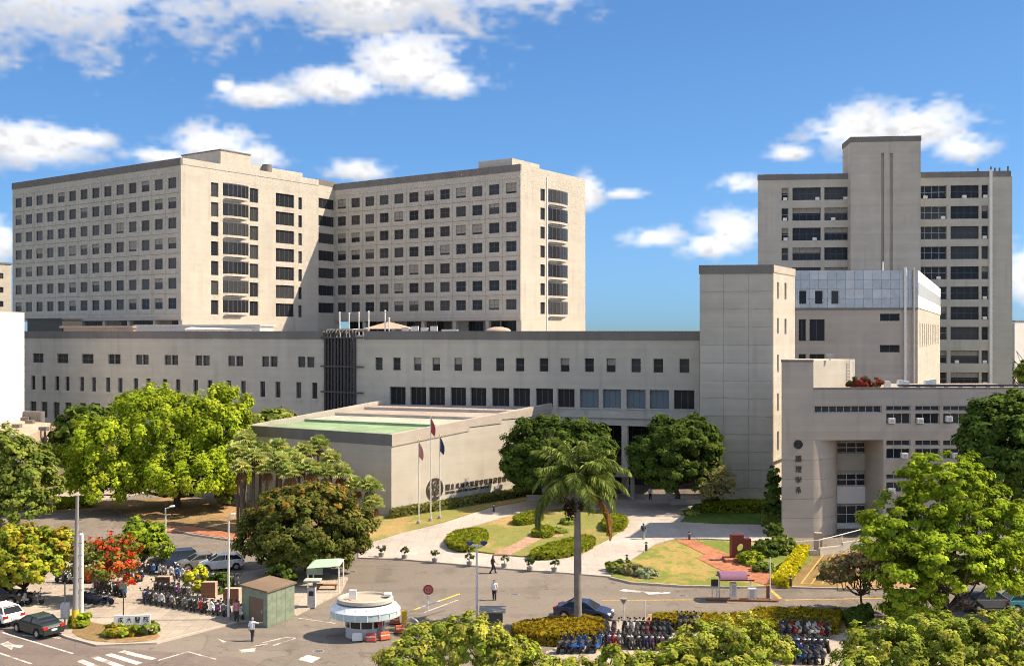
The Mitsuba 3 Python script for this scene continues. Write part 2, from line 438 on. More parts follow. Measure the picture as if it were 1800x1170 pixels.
zone("garden_path", [(868, 979), (898, 980), (955, 950), (990, 948), (985, 936), (940, 940), (920, 952)], 0.30, "m_pinkpath", "pinkish brick path inside the oval garden island", 0)
zone("scooter_pavement", [(950, 1190), (960, 1150), (1060, 1112), (1070, 1098), (1150, 1092), (1480, 1118), (1560, 1100), (1700, 1100), (1850, 1190)], 0.12, "m_pave", "paved scooter parking strip along the bottom of the view")
zone("front_verge", [(890, 1128), (902, 1106), (950, 1092), (1060, 1090), (1062, 1100), (1050, 1122), (1000, 1132)], 0.14, "m_earth", "earth bed under the golden hedge around the royal palm", 1)
zone("road_verge", [(1130, 1100), (1140, 1084), (1310, 1082), (1335, 1074), (1480, 1076), (1530, 1076), (1530, 1102), (1480, 1112), (1300, 1112)], 0.15, "m_earth", "earth bed under the long golden hedge beside the road")


def marks(name, quads, b, label, z=0.02, kind="structure"):
    ms = [prism([G(x, y, z) for x, y in q], z - 0.005, z) for q in quads]
    for m in ms:
        k = obj(name, m, b)
        tag(k, label, "road marking", name.replace("_", " ") + "s", kind)


def line(x0, y0, x1, y1, w):
    p, q = G(x0, y0), G(x1, y1)
    d = (q - p) / np.linalg.norm(q - p); n = np.array([-d[1], d[0]]) * w / 2
    return [p + n, q + n, q - n, p - n]


def lines(name, ls, b, label, z=0.018):
    for x0, y0, x1, y1, w in ls:
        k = obj(name, prism(line(x0, y0, x1, y1, w), z - 0.005, z), b)
        tag(k, label, "road marking", name.replace("_", " ") + "s", "structure")


lines("white_line", [(4, 1117, 128, 1154, 0.16), (-40, 1140, 55, 1172, 0.16), (40, 1122, 106, 1127, 0.16)], "m_line", "white lane line painted on the street at bottom left")
lines("zebra_stripe", [(213, 1150, 270, 1164, 0.5), (190, 1155, 245, 1172, 0.5), (165, 1160, 215, 1178, 0.5), (140, 1166, 185, 1184, 0.5)], "m_line", "broad white crossing stripe at the bottom left street corner")
lines("junction_line", [(278, 1166, 330, 1151, 0.14), (330, 1151, 380, 1164, 0.14), (462, 1135, 505, 1125, 0.14), (505, 1125, 520, 1127, 0.12), (520, 1127, 480, 1140, 0.14), (440, 1142, 470, 1137, 0.12), (525, 1092, 590, 1101, 0.12), (745, 1082, 805, 1060, 0.12), (660, 1170, 690, 1155, 0.14)], "m_line", "thin worn white line on the forecourt asphalt")
marks("white_patch", [[(522, 1164), (540, 1156), (564, 1161), (548, 1170)], [(420, 1147), (450, 1144), (447, 1150), (424, 1152)], [(382, 1127), (398, 1133), (392, 1134)]], "m_line", "worn white painted patch on the asphalt")
marks("lane_arrow", [[(1085, 1044), (1096, 1040.5), (1126, 1043.5), (1126, 1046.5)], [(1126, 1043.5), (1150, 1046), (1178, 1045.5), (1178, 1048), (1140, 1050)],
                     [(0, 1137), (14, 1132), (24, 1138), (42, 1139), (36, 1144), (24, 1142), (20, 1147)]], "m_line", "white direction arrow painted on the asphalt", 0.02)
lines("yellow_line", [(1058, 1061, 1230, 1059.5, 0.18), (1380, 1060, 1600, 1056, 0.2), (1352, 1040, 1372, 1058, 0.3)], "m_line_yellow", "yellow road line along the right hand road")
lines("bay_line", [(1408, 1034, 1448, 982, 0.13), (1426, 1034, 1466, 982, 0.13), (1445, 1034, 1484, 980, 0.13), (1464, 1034, 1502, 980, 0.13), (1410, 1034, 1560, 1036, 0.13)], "m_line_yellow", "yellow bay line painted on the sandy side yard", 0.15)


def kerb(px, h, w=0.18):
    p = [G(x, y, h) for x, y in px]
    k = obj("kerb", prism(LineString(p).buffer(w / 2, cap_style=2, join_style=2), -0.1, h + 0.015), "m_kerb")
    tag(k, "pale concrete kerb edging a pavement or lawn", "kerb", "kerbs", "structure")


kerb([(-300, 1068), (-60, 1080), (60, 1098), (118, 1124), (170, 1138), (275, 1134), (415, 1098)], 0.13)
kerb([(630, 985), (700, 987), (800, 996), (900, 1005), (1000, 1012), (1072, 1018)], 0.13)
kerb([(1072, 1019), (1110, 1028), (1200, 1034), (1300, 1036), (1375, 1034)], 0.2)
kerb([(1140, 1085), (1310, 1083), (1335, 1075), (1480, 1077), (1530, 1077)], 0.17)
kerb([(1376, 1036), (1500, 1039), (1640, 1040)], 0.15)
kerb([(262, 927), (340, 944), (440, 958), (452, 956)], 0.18)

# ------------------------------------------------------------------ the two hospital ward towers
ZTOP = 58.6


def ward_tower(name, label, PL, PR, PE, nb, x_first, x_last, wz, end_rects, bows, end_top):
    t = thing(name, label, "building")
    fr, fe = Fr(PL, PR), Fr(PR, PE)
    zc = [ZTOP - 5.0 - 4.15 * k for k in range(7)]
    a0, a1 = fr.a(x_first), fr.a(x_last)
    bay = (a1 - a0) / (nb - 1)
    start = a0 - bay / 2
    w, h, j = 2.75, 2.25, 0.03
    pan = ply(plate(sbox(j, j, bay - j, 4.15 - j).difference(sbox((bay - w) / 2, 1.0, (bay + w) / 2, 1.0 + h)), 0, 0.3), "m_wall")
    sill = ply(box((bay - w) / 2 - 0.1, (bay + w) / 2 + 0.1, -0.07, 0.1, 0.9, 0.99), "m_wall")
    for k in range(7):
        for i in range(nb):
            tw = fr.T(start + i * bay, 0, zc[k] - 2.075)
            p = add(f"{t}__panel", pan, tw)
            window(t, fr, start + i * bay + (bay - w) / 2, start + i * bay + (bay + w) / 2, zc[k] - 1.07, zc[k] + 1.17, 0.2, 2, 2, blind=R.choice([None] * 9 + [0.35, 0.5, 0.8]))
    zb = zc[-1] - 2.075
    # plain concrete at both ends, above and below the panel grid
    rest = sbox(0, zb - 0.6, fr.L, ZTOP - 1.5).difference(sbox(start, zb, start + nb * bay, zc[0] + 2.075))
    obj(f"{t}__wall", plate(rest, 0, 0.3), "m_wall", tw=fr.T())
    obj(f"{t}__parapet", plate(sbox(-0.12, ZTOP - 1.5, fr.L, ZTOP), -0.12, 0.3), "m_coping", tw=fr.T())
    obj(f"{t}__soffit", box(0.3, fr.L - 0.02, 0.02, 4.0, zb - 1.3, zb - 0.61), "m_wall_brown", tw=fr.T())
    # end face, in the sun
    hz = [r for r in end_rects] + [b for b in bows]
    poly = sbox(0.32, 22.3, fe.L, end_top)
    holed(t, fe, poly, hz, "m_wall", 0.42)
    for r in end_rects:
        window(t, fe, r[0] + 0.01, r[1] - 0.01, r[2], r[3], 0.25, max(1, round((r[1] - r[0]) / 1.3)), 1)
    for b0, b1, z0, z1 in bows:
        bow_window(t, fe, b0, b1, z0, z1)
    dpt = 40
    core = Polygon([fr.pt(0.3, 0.42), fr.pt(fr.L - 0.45, 0.42), fe.pt(fe.L, 0.45), fr.pt(0.3, dpt)])
    obj(f"{t}__core", prism(core, zb - 0.6, end_top - 0.9), "m_core")
    under = Polygon([fr.pt(1.5, 4.0), fr.pt(fr.L - 0.45, 4.0), fe.pt(fe.L, 0.45), fr.pt(1.5, dpt)])
    obj(f"{t}__recess_wall", prism(under, 21.5, zb - 0.61), "m_wall")
    for i in range(nb):
        if i % 4 != 3:
            a = 1.9 + i * bay
            if a + bay < fr.L - 0.8: window(t, fr, a, a + bay - 0.35, 21.9, zb - 1.4, 3.93, 4, 1, PANES[0])
    for i in range(nb // 2 + 1):
        a = min(0.6 + i * 2 * bay, fr.L - 0.9)
        obj(f"{t}__column", box(a - 0.45, a + 0.45, 0.4, 1.3, 21.5, zb - 1.31), "m_wall", tw=fr.T())
    return t, fr, fe, zc


def bow_window(t, fr, a0, a1, z0, z1, out=0.55):
    n = 6
    xs = np.linspace(a0, a1, n + 1); ys = 0.1 - out * (1 - ((xs - (a0 + a1) / 2) / ((a1 - a0) / 2)) ** 2)
    arc = list(zip(xs, ys))
    foot = Polygon(arc + [(a1, 0.4), (a0, 0.4)])
    h = z1 - z0
    k = obj(f"{t}__bow_window", prism(foot.buffer(-0.03), z0 + 0.5, z1 - 0.2), R.choice(["m_glass_a", "m_glass_b", "m_glass_c", "m_glass_d"]), tw=fr.T())
    obj(f"{k}__sill", prism(foot.buffer(0.07, join_style=2), z0, z0 + 0.5), "m_wall", tw=fr.T())
    obj(f"{k}__head", prism(foot.buffer(0.02, join_style=2), z1 - 0.2, z1), "m_frame", tw=fr.T())
    for x, y in arc[1:-1]:
        obj(f"{k}__mullion", box(x - 0.06, x + 0.06, y - 0.05, y + 0.07, z0 + 0.5, z1 - 0.2), "m_frame", tw=fr.T())
    obj(f"{k}__shade", box(a0 + 0.1, a0 + (a1 - a0) * 0.7, -0.32, 0.1, z0 - 0.5, z0 - 0.2), "m_frame", tw=fr.T())


def ward_rows(fe, x0, x1, y0, y1, rows, storey=4.15, shift=0.0):
    a0, a1 = fe.a(x0), fe.a(x1)
    zt, zb = fe.z((x0 + x1) / 2, y0), fe.z((x0 + x1) / 2, y1)
    return [(a0, a1, zb - storey * k, zt - storey * k) for k in range(rows)]


PL1, PR1, PE1 = (-120.3, 251.0), (-67.98, 214.0), (-45.6, 245.6)
fe1 = Fr(PR1, PE1)
er1 = ward_rows(fe1, 371, 384, 327, 352, 7) + ward_rows(fe1, 439, 454, 337, 362, 7) + ward_rows(fe1, 485, 517, 347, 370, 7) + ward_rows(fe1, 524.5, 531, 353, 374, 7)
bw1 = ward_rows(fe1, 392, 437, 330, 357, 7)
t1, fr1, fe1, zc1 = ward_tower("ward_tower", "long beige hospital tower on the left with seven window rows and a bright sunlit end", PL1, PR1, PE1, 14, 32.5, 302.5, 0, er1, bw1, ZTOP)
# sloping coping of the end face, penthouses
obj(f"{t1}__parapet", plate(sbox(0.32, ZTOP - 1.3, fe1.L, ZTOP + 0.02), -0.1, 0.42), "m_wall", tw=fe1.T())
a0, a1 = fe1.a(388), fe1.a(440)
k = obj(f"{t1}__penthouse", box(a0, a1, 0.02, 13, ZTOP - 1.2, fe1.z(388, 270)), "m_wall", tw=fe1.T())
obj(f"{k}__coping", box(a0 - 0.15, a1 + 0.15, -0.13, 13.2, fe1.z(388, 270), fe1.z(388, 268)), "m_coping", tw=fe1.T())
obj(f"{t1}__plant_room", box(fe1.a(442), fe1.a(545), 2.5, 9, ZTOP - 0.9, ZTOP + 1.5), "m_wall", tw=fe1.T())
obj(f"{t1}__roof_tank", prism(Point(fe1.a(480), 2.0).buffer(1.1), ZTOP + 0.1, ZTOP + 1.9), "m_coping", tw=fe1.T())

PR2 = (1.82, 222.0)
fr_ = Fr((-45, 254), PR2)
PL2 = fr_.pt(fr_.a(586))
PE2 = (1.82 + 0.563 * 27.3, 222 + 0.826 * 27.3)
fe2 = Fr(PR2, PE2)
er2 = ward_rows(fe2, 950, 958, 338, 359, 7)
bw2 = ward_rows(fe2, 963.5, 998, 341, 368, 7)
t2, fr2, fe2, zc2 = ward_tower("ward_tower", "second beige hospital tower right of the first with twelve columns of square windows", PL2, PR2, PE2, 12, 600.5, 898.5, 0, er2, bw2, ZTOP - 0.02)
obj(f"{t2}__penthouse", box(1.2, fe2.a(968), 3, 12, ZTOP - 1, ZTOP + 1.7), "m_wall", tw=fe2.T())
obj(f"{t2}__drain_pipe", box(fe2.a(961) - 0.12, fe2.a(961) + 0.12, -0.2, -0.01, 23, ZTOP - 1.5), "m_white", tw=fe2.T())
# recessed glazed link between the two towers
link = thing("link_block", "narrow recessed link with wide windows between the two hospital towers", "building")
fl = Fr((-46.2, 247.0), (PL2[0] + 0.8, PL2[1] + 1.0))
lr = [(0.5, fl.L - 0.3, z - 1.3, z + 1.1) for z in zc2]
holed(link, fl, sbox(0, 22, fl.L, ZTOP - 0.8), lr, "m_wall", 0.4)
obj(f"{link}__parapet", plate(sbox(0, ZTOP - 0.8, fl.L, ZTOP + 0.5), -0.05, 0.4), "m_coping", tw=fl.T())
obj(f"{link}__core", box(0, fl.L, 0.41, 12, 22, ZTOP - 1), "m_core", tw=fl.T())
for r in lr: window(link, fl, *r, 0.2, 4, 1)

# ------------------------------------------------------------------ the long low podium block
pod = thing("podium_block", "long low beige hospital block with a dark coping in front of the towers", "building")
L0, L1 = at(-60, 588, 200), at(566, 588, 165.0)
R0, R1 = at(641, 588, 160.5), at(1229, 588, 143.4)
fL, fR = Fr(L0, L1), Fr(R0, R1)
rects, wins = [], []
for cx in (67, 110, 154, 201, 250, 301, 356, 414, 474, 538):
    s = 0.55 + (cx - 67) / 471 * 0.45
    for sg in (-1, 1):
        c = fL.a(cx + sg * 8 * s); zc = fL.z(cx, 635 + (cx - 67) / 471 * 7)
        wins.append((c - 0.72, c + 0.72, zc - 0.85, zc + 0.85, 1, 2, None))
for cx in (58.5, 76.7, 100.5, 118.5, 144, 165, 190, 211.5, 239, 261, 290, 313, 344, 369, 402, 427.7, 461.5, 488.5, 525, 553):
    c = fL.a(cx); zc = fL.z(cx, 678 + (cx - 58) / 495 * 14)
    wins.append((c - 0.5, c + 0.5, zc - 1.3, zc + 1.25, 1, 1, None))
for cx in (58.5, 78, 99, 120, 146, 170, 196, 218, 245, 268, 300, 325):
    c = fL.a(cx); zt = fL.z(cx, 711 + (cx - 58) / 495 * 16)
    wins.append((c - 0.78, c + 0.78, zt - 2.9, zt, 1, 2, "m_glass_c"))
rects = [w[:4] for w in wins]
zcop = 21.75
holed(pod, fL, sbox(0, 0, fL.L, zcop), rects, "m_wall", 0.5)
for a0, a1, z0, z1, nx, ny, p in wins: window(pod, fL, a0, a1, z0, z1, 0.28, nx, ny, p)
for a0, a1, z0, z1, nx, ny, p in wins[20:40]:
    obj(f"{pod}__sill", box(a0 - 0.05, a1 + 0.05, -0.08, 0.1, z0 - 0.42, z0 - 0.02), "m_wall_gray", tw=fL.T())
obj(f"{pod}__coping", plate(sbox(0, zcop, fL.L + 0.3, 23.02), -0.12, 0.5), "m_coping", tw=fL.T())
obj(f"{pod}__core", box(0, fL.L, 0.51, 16, 0, 22.0), "m_core", tw=fL.T())
wins = []
for cx, w_ in zip((666, 697.5, 734, 766.7, 805.3, 839, 879, 914, 956, 993, 1036, 1074, 1118, 1157, 1203), np.linspace(0.62, 0.68, 15)):
    c = fR.a(cx); zc = fR.z(cx, 645 + (cx - 666) / 537 * 3.5)
    wins.append((c - w_, c + w_, zc - 0.98, zc + 0.95, 1, 2, None))
n1 = len(wins)
for i, (x0, x1) in enumerate(((685, 713), (721, 749), (754, 782), (792, 819), (827, 854.6), (864.6, 895), (902, 931.5), (942, 972), (980, 1010), (1019, 1052.5), (1059.5, 1091.5), (1101, 1134.6), (1142, 1176), (1184.6, 1220.5))):
    m = (x0 + x1) / 2
    wins.append((fR.a(x0), fR.a(x1), fR.z(m, 717 + (m - 700) / 500 * 8), fR.z(m, 685.5 + (m - 700) / 500 * 6), 3, 1, "m_blue_curtain" if i in (9, 10, 11, 12) else "m_glass_a"))
zopen = fR.z(1100, 754)
holed(pod, fR, sbox(0, zopen, fR.L, zcop), [w[:4] for w in wins], "m_wall", 0.5)
for i, (a0, a1, z0, z1, nx, ny, p) in enumerate(wins):
    window(pod, fR, a0, a1, z0, z1, 0.3 if i < n1 else 0.42, nx, ny, p, blind=R.choice([None, None, 0.5]) if i < n1 else None, frame="m_frame")
    if i >= n1: obj(f"{pod}__sill", box(a0 - 0.1, a1 + 0.1, -0.15, 0.3, z0 - 0.14, z0 - 0.01), "m_wall_gray", tw=fR.T())
obj(f"{pod}__coping", plate(sbox(0, zcop, fR.L, 23.03), -0.12, 0.5), "m_coping", tw=fR.T())
obj(f"{pod}__ledge", box(0, fR.L, -0.25, -0.01, fR.z(1100, 741), fR.z(1100, 735)), "m_wall", tw=fR.T())
obj(f"{pod}__core", box(0, fR.L, 0.51, 16, zopen, 22.0), "m_core", tw=fR.T())
obj(f"{pod}__entrance_wall", box(0, fR.L, 9.3, 16, 0, zopen - 0.01), "m_wall_gray", tw=fR.T())
for i in range(12):
    w = fR.L / 12
    for z0, z1 in ((0.1, 3.3), (3.4, 6.4), (6.5, zopen - 0.15)): window(pod, fR, i * w + 0.1, (i + 1) * w - 0.1, z0, z1, 9.0, 3, 1, PANES[i % 2], name="lobby_window")
for x in (935, 1000, 1097.5, 1175):
    c = fR.a(x); obj(f"{pod}__column", box(c - 0.42, c + 0.42, 0.06, 0.9, 0, zopen - 0.01), "m_wall", tw=fR.T())
# roof deck, penthouse slab and the dark pipe shaft
obj(f"{pod}__roof", prism([fL.pt(0, 0.5), fL.pt(fL.L, 0.5), fR.pt(0, 0.5), fR.pt(fR.L, 0.5), (45, 240), (-130, 260)], 21.6, 22.0), "m_roof")
fP = Fr(L1, R0)
obj(f"{pod}__shaft_wall", box(0, fP.L, 2.2, 3.0, 0, 22.0), "m_wall_gray", tw=fP.T())
obj(f"{pod}__shaft_side", box(fP.L - 2.1, fP.L + 0.05, 0.02, 2.2, 0, 22.4), "m_wall_gray", tw=fP.T())
obj(f"{pod}__shaft_side", box(-0.05, 0.45, 0.02, 2.2, 0, 22.4), "m_wall_gray", tw=fP.T())
for i, a in enumerate(np.linspace(0.8, fP.L - 1.9, 19)):
    m = "m_white" if i == 15 else "m_pipe"
    obj(f"{pod}__pipe", tube([(a, -0.1 + 0.5 * (i % 2), 0), (a, -0.1 + 0.5 * (i % 2), 22.6), (a, 0.2 + 0.5 * (i % 2), 23.1), (a, 1.9, 23.2)], 0.17 if i % 3 else 0.24, 8), m, True, fP.T())
for z in (22.0, 17.5, 13.5, 9.0):
    obj(f"{pod}__pipe_clamp", box(0, fP.L, -0.4, -0.32, z - 0.12, z + 0.12), "m_pipe", tw=fP.T())

# things on the podium roof
def roof_thing(name, label, cat, mesh, m, tw=None, group=None):
    return tag(obj(name, mesh, m, tw=tw), label, cat, group)


fq = Fr((-120, 215), (-68, 180))
roof_thing("roof_shed", "low gray roofed shed behind the coping of the podium", "shed", cat_([box(0, 26, 0, 4, 21.8, 23.9), box(-0.3, 26.3, -0.4, 4.4, 23.9, 24.15)]), "m_alu", Fr(at(240, 588, 186), at(330, 588, 182)).T())
fw = Fr(at(325, 588, 181), at(450, 588, 177))
roof_thing("white_shed", "long white metal shed on the podium roof below the first tower", "shed", cat_([box(0, fw.L, 0, 4, 21.8, 23.4), trimesh.convex.convex_hull(np.array([[0.2, -0.5, 23.4], [fw.L, -0.5, 23.4], [0.2, 4.5, 23.4], [fw.L, 4.5, 23.4], [1.5, 1.5, 24.1], [fw.L - 2, 1.5, 24.1]]))]), "m_white", fw.T())
roof_thing("roof_shelter", "long tan shelter on the far left of the podium roof", "shelter", cat_([box(0, 24, 0, 4, 21.8, 23.6), box(-0.3, 24.3, -0.4, 4.4, 23.62, 24.0)]), "m_tan", Fr(at(85, 588, 202), at(235, 588, 190)).T())
roof_thing("roof_plant", "dark glazed plant room at the left end of the podium roof", "plant room", cat_([box(0, 9, 0, 5, 21.8, 25.2), box(-0.2, 9.2, -0.2, 5.2, 25.2, 25.5)]), "m_glass_c", Fr(at(48, 588, 203), at(100, 588, 200)).T())
cv = thing("tensile_canopy", "cream tent canopy on slim posts on the podium roof", "canopy")
c0 = at(683, 588, 172)
obj(f"{cv}__fabric", trimesh.Trimesh(*(lambda v: (v, [[0, 1, 4], [1, 2, 4], [2, 3, 4], [3, 0, 4]]))(np.array([[-4, -2, 23.4], [4, -2, 23.4], [4, 3, 23.5], [-4, 3, 23.5], [0, 0.4, 24.6]])), process=False), "m_tan", tw=pose(c0[0], c0[1]))
for dx, dy in ((-3.9, -1.9), (3.9, -1.9), (3.9, 2.9), (-3.9, 2.9)): obj(f"{cv}__post", cyl(c0[0] + dx, c0[1] + dy, 21.8, 23.4, 0.08, sides=8), "m_white")
for nth, (x, y) in zip(("first", "second", "third", "fourth", "fifth", "short last"), ((597, 556), (614, 557), (631, 556), (648, 554), (677, 553), (684, 566))):
    p = at(x, y, 170 - (x - 597) * 0.01)
    k = obj("vent_stack", cat_([cyl(p[0], p[1], 21.8, p[2], 0.11, sides=8), cyl(p[0], p[1], p[2] + 0.005, p[2] + 0.2, 0.2, 0.08, sides=8)]), "m_pole")
    tag(k, f"{nth} white vent stack from the left on the podium roof", "vent", "vent stacks on the podium roof")
p = at(876, 588, 165)
roof_thing("roof_dome", "pale rounded dome on the podium roof before the second tower", "dome", lathe([(0, 0.7), (0.7, 0.66), (1.5, 0.48), (1.95, 0.2), (2.05, -0.1), (2.0, -1.3), (0, -1.3)]).apply_translation((p[0], p[1], 23.0)), "m_tan")
p = at(745, 588, 166)
roof_thing("roof_unit", "cluster of gray cooling units on the podium roof beside the canopy", "cooling unit", cat_([box(p[0] - 3.5 + 1.5 * i, p[0] - 2.4 + 1.5 * i, p[1], p[1] + 1.5, 21.8, 23.6 + 0.2 * (i % 2)) for i in range(4)] + [box(p[0] + 2.8, p[0] + 5.4, p[1], p[1] + 1.5, 21.8, 23.3)]), "m_alu")

# ------------------------------------------------------------------ the auditorium
aud = thing("auditorium", "low windowless auditorium with a stepped roof and a bright cream side wall", "building")
A = np.array([-14.93, 129.0]); B = np.array([-36.0, 141.5]); C = at(970, 588, 150.6)[:2]; D = at(676, 588, 157.2)[:2]
fA, fB = Fr(B, A), Fr(A, C)
zA, zC = 10.25, 12.6
obj(f"{aud}__front_wall", plate(sbox(0, 0, fA.L - 0.0, zA - 1.4), 0, 0.5), "m_wall_gray", tw=fA.T())
obj(f"{aud}__front_fascia", plate(sbox(-0.1, zA - 1.4, fA.L, zA), -0.1, 0.5), "m_coping", tw=fA.T())
Lb = fB.L
topz = lambda a: zA + (zC - zA) * a / Lb
sa, sb, sc, sd = fB.a(824), fB.a(881), fB.a(921), Lb
low = [(0.0, topz(0) - 1.5), (sa, topz(sa) - 1.5), (sa, topz(sa) - 1.0), (sb, topz(sb) - 1.35), (sb, topz(sb) - 0.85), (sc, topz(sc) - 1.25), (sc, topz(sc) - 1.25), (sd, topz(sd) - 1.3)]
low = [(a, z) for a, z in low]
obj(f"{aud}__side_wall", plate(Polygon([(0.02, 0)] + [(max(a, 0.02), z) for a, z in low] + [(sd, 0)]), 0, 0.5), "m_wall", tw=fB.T())
obj(f"{aud}__side_fascia", plate(Polygon(low + [(sd, topz(sd)), (0, topz(0))]).buffer(0), -0.12, 0.5), "m_wall_brown", tw=fB.T())
fD = Fr(B, D)
obj(f"{aud}__rear_parapet", plate(Polygon([(0, 0), (fD.L, 0), (fD.L, 12.7), (0, zA)]), -0.5, 0), "m_wall", tw=fD.T())
quad = lambda s, t: (1 - t) * ((1 - s) * B + s * A) + t * ((1 - s) * D + s * C)
st = [0.03, 0.36, 0.58, 0.8, 1.0]
ZR = [(9.97, 10.3), (10.58, 10.9), (11.2, 11.45), (11.78, 12.0)]
for i, m in enumerate(("m_roof_green", "m_roof_pale", "m_roof_pink", "m_roof_pink")):
    s0, s1, t0, t1_ = 0.035, (0.985, 0.985, 0.96, 0.93)[i], st[i], st[i + 1] - 0.001
    z0, z1 = ZR[i]
    top = [(*quad(s0, t0), z0), (*quad(s1, t0), z0), (*quad(s1, t1_), z1), (*quad(s0, t1_), z1)]
    k = obj(f"{aud}__roof_step", trimesh.convex.convex_hull(np.array(top + [(x, y, 8.0) for x, y, _ in top])), m)
    if i == 0: labels[k] = {"label": "light green painted lowest roof step"}
    if i: obj(f"{k}__lip", prism([quad(s0, t0 - 0.004), quad(s1, t0 - 0.004), quad(s1, t0 - 0.0005), quad(s0, t0 - 0.0005)], 9.0, z0 + 0.08), "m_roof_green" if i == 1 else "m_wall_brown")

# ------------------------------------------------------------------ stair tower
stair = thing("stair_tower", "tall windowless concrete stair tower with a dark coping and slit windows on its sunlit side", "building")
S0, S1, S2 = at(1230, 588, 138.3)[:2], at(1358, 588, 137.0)[:2], (39.85, 146.8)
fS, fT = Fr(S0, S1), Fr(S1, S2)
zs = 31.75
NP = 13
for j_ in range(NP):                       # precast courses, three to a lift
    z0, z1 = (zs - 1.15) * j_ / NP, (zs - 1.15) * (j_ + 1) / NP
    for i in range(3):
        w = fS.L / 3
        obj(f"{stair}__panel", box(i * w + 0.015, (i + 1) * w - 0.015, 0.0 + 0.01 * ((i * 7 + j_ * 3) % 3), 0.4, z0 + 0.015, z1 - 0.015), "m_wall_gray", tw=fS.T())
obj(f"{stair}__coping", plate(sbox(-0.1, zs - 1.15, fS.L, zs), -0.1, 0.4), "m_coping", tw=fS.T())
sl = []
for y0, y1 in ((502, 531), (565, 592), (629, 660), (697, 728), (764, 797)):
    sl.append(fT.rect(1366, 1369, y0, y1))
    if y0 < 600: sl.append(fT.rect(1379, 1382.5, y0 + 1, y1 + 1))
zl = fT.z(1372, 812)
holed(stair, fT, sbox(0.42, zl, fT.L, zs - 1.0), sl, "m_wall", 0.5)
for r in sl: window(stair, fT, *r, 0.3, 1, 2)
obj(f"{stair}__coping", plate(sbox(0.42, zs - 1.0, fT.L, zs - 0.02), -0.08, 0.5), "m_wall_brown", tw=fT.T())
obj(f"{stair}__core", prism([fS.pt(0.02, 0.41), fS.pt(fS.L - 0.55, 0.41), fT.pt(fT.L, 0.52), fS.pt(3.4, 10)], 0, zs - 0.6), "m_core")
obj(f"{stair}__side_recess", plate(sbox(0.42, 0, fT.L, zl - 0.01), 1.2, 1.3), "m_wall_brown", tw=fT.T())

# ------------------------------------------------------------------ block with the metal clad top
clad = thing("clad_block", "beige block behind the stair tower with a silver metal clad top floor", "building")
M0, M1, M2 = at(1392, 588, 156.5)[:2], at(1613, 588, 155.5)[:2], (92.0, 224.0)
fM, fN = Fr(M0, M1), Fr(M1, M2)
zt, zm = fM.z(1500, 481), fM.z(1500, 547)
wm = [fM.rect(1404, 1418, 516, 541), fM.rect(1432, 1447, 516, 541), fM.rect(1460.5, 1475, 516, 541)]
nx, ny = 14, 4
pw, ph = fM.L / nx, (zt - zm) / ny
for i in range(nx):
    for j_ in range(ny):
        s = sbox(i * pw + 0.02, zm + j_ * ph + 0.02, (i + 1) * pw - 0.02, zm + (j_ + 1) * ph - 0.02).difference(holes_of(wm))
        if s.is_empty: continue
        obj(f"{clad}__cladding_panel", plate(s, -0.12 + 0.015 * ((i * 5 + j_ * 3) % 4), 0.1), R.choice(["m_metal_panel", "m_metal_panel", "m_metal_panel_b"]), tw=fM.T())
for r in wm: window(clad, fM, *r, 0.05, 1, 1, frame="m_white")
wl = [fM.rect(1404, 1417, 567, 605), fM.rect(1423, 1450, 567, 605), fM.rect(1404, 1417, 628, 660), fM.rect(1423, 1450, 628, 660), fM.rect(1547, 1582, 557, 570), fM.rect(1547, 1582, 612, 625)]
holed(clad, fM, sbox(0, 0, fM.L, zm - 0.3), wl, "m_wall_brown", 0.5)
for r in wl: window(clad, fM, *r, 0.35, 2, 1, "m_glass_a")
obj(f"{clad}__band", plate(sbox(-0.05, zm - 0.3, fM.L + 0.05, zm), -0.1, 0.5), "m_coping", tw=fM.T())
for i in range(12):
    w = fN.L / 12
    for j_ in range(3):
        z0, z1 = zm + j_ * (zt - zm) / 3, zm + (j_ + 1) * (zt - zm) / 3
        obj(f"{clad}__cladding_panel", box(max(0.1, i * w + 0.02), (i + 1) * w - 0.02, -0.1, 0.1, z0 + 0.02, z1 - 0.02), "m_white" if j_ != 1 else "m_metal_panel_b", tw=fN.T())  # side cladding whitened: sunlight on this face put into the panel colour
ws = [(5 + 6.2 * i, 6.6 + 6.2 * i, zm - 6.0, zm - 2.2) for i in range(11)]
holed(clad, fN, sbox(0.5, 0, fN.L, zm - 0.02), ws, "m_wall", 0.5)
for r in ws: window(clad, fN, *r, 0.3, 1, 2)
obj(f"{clad}__core", prism([fM.pt(0, 0.52), fM.pt(fM.L - 0.7, 0.52), fN.pt(fN.L, 0.55), fM.pt(20, 60)], 0, zt - 0.2), "m_core")
for x, w, m in ((1590, 0.2, "m_white"), (1605, 0.15, "m_wall_gray")):
    a = fM.a(x); obj(f"{clad}__drain_pipe", tube([(a, -0.35, 0), (a, -0.35, zt + 0.4)], w, 8), m, True, fM.T())
a = fM.a(1559); obj(f"{clad}__roof_mast", tube([(a, 2, zt - 0.5), (a, 2, zt + 1.4)], 0.1, 6), "m_white", False, fM.T())

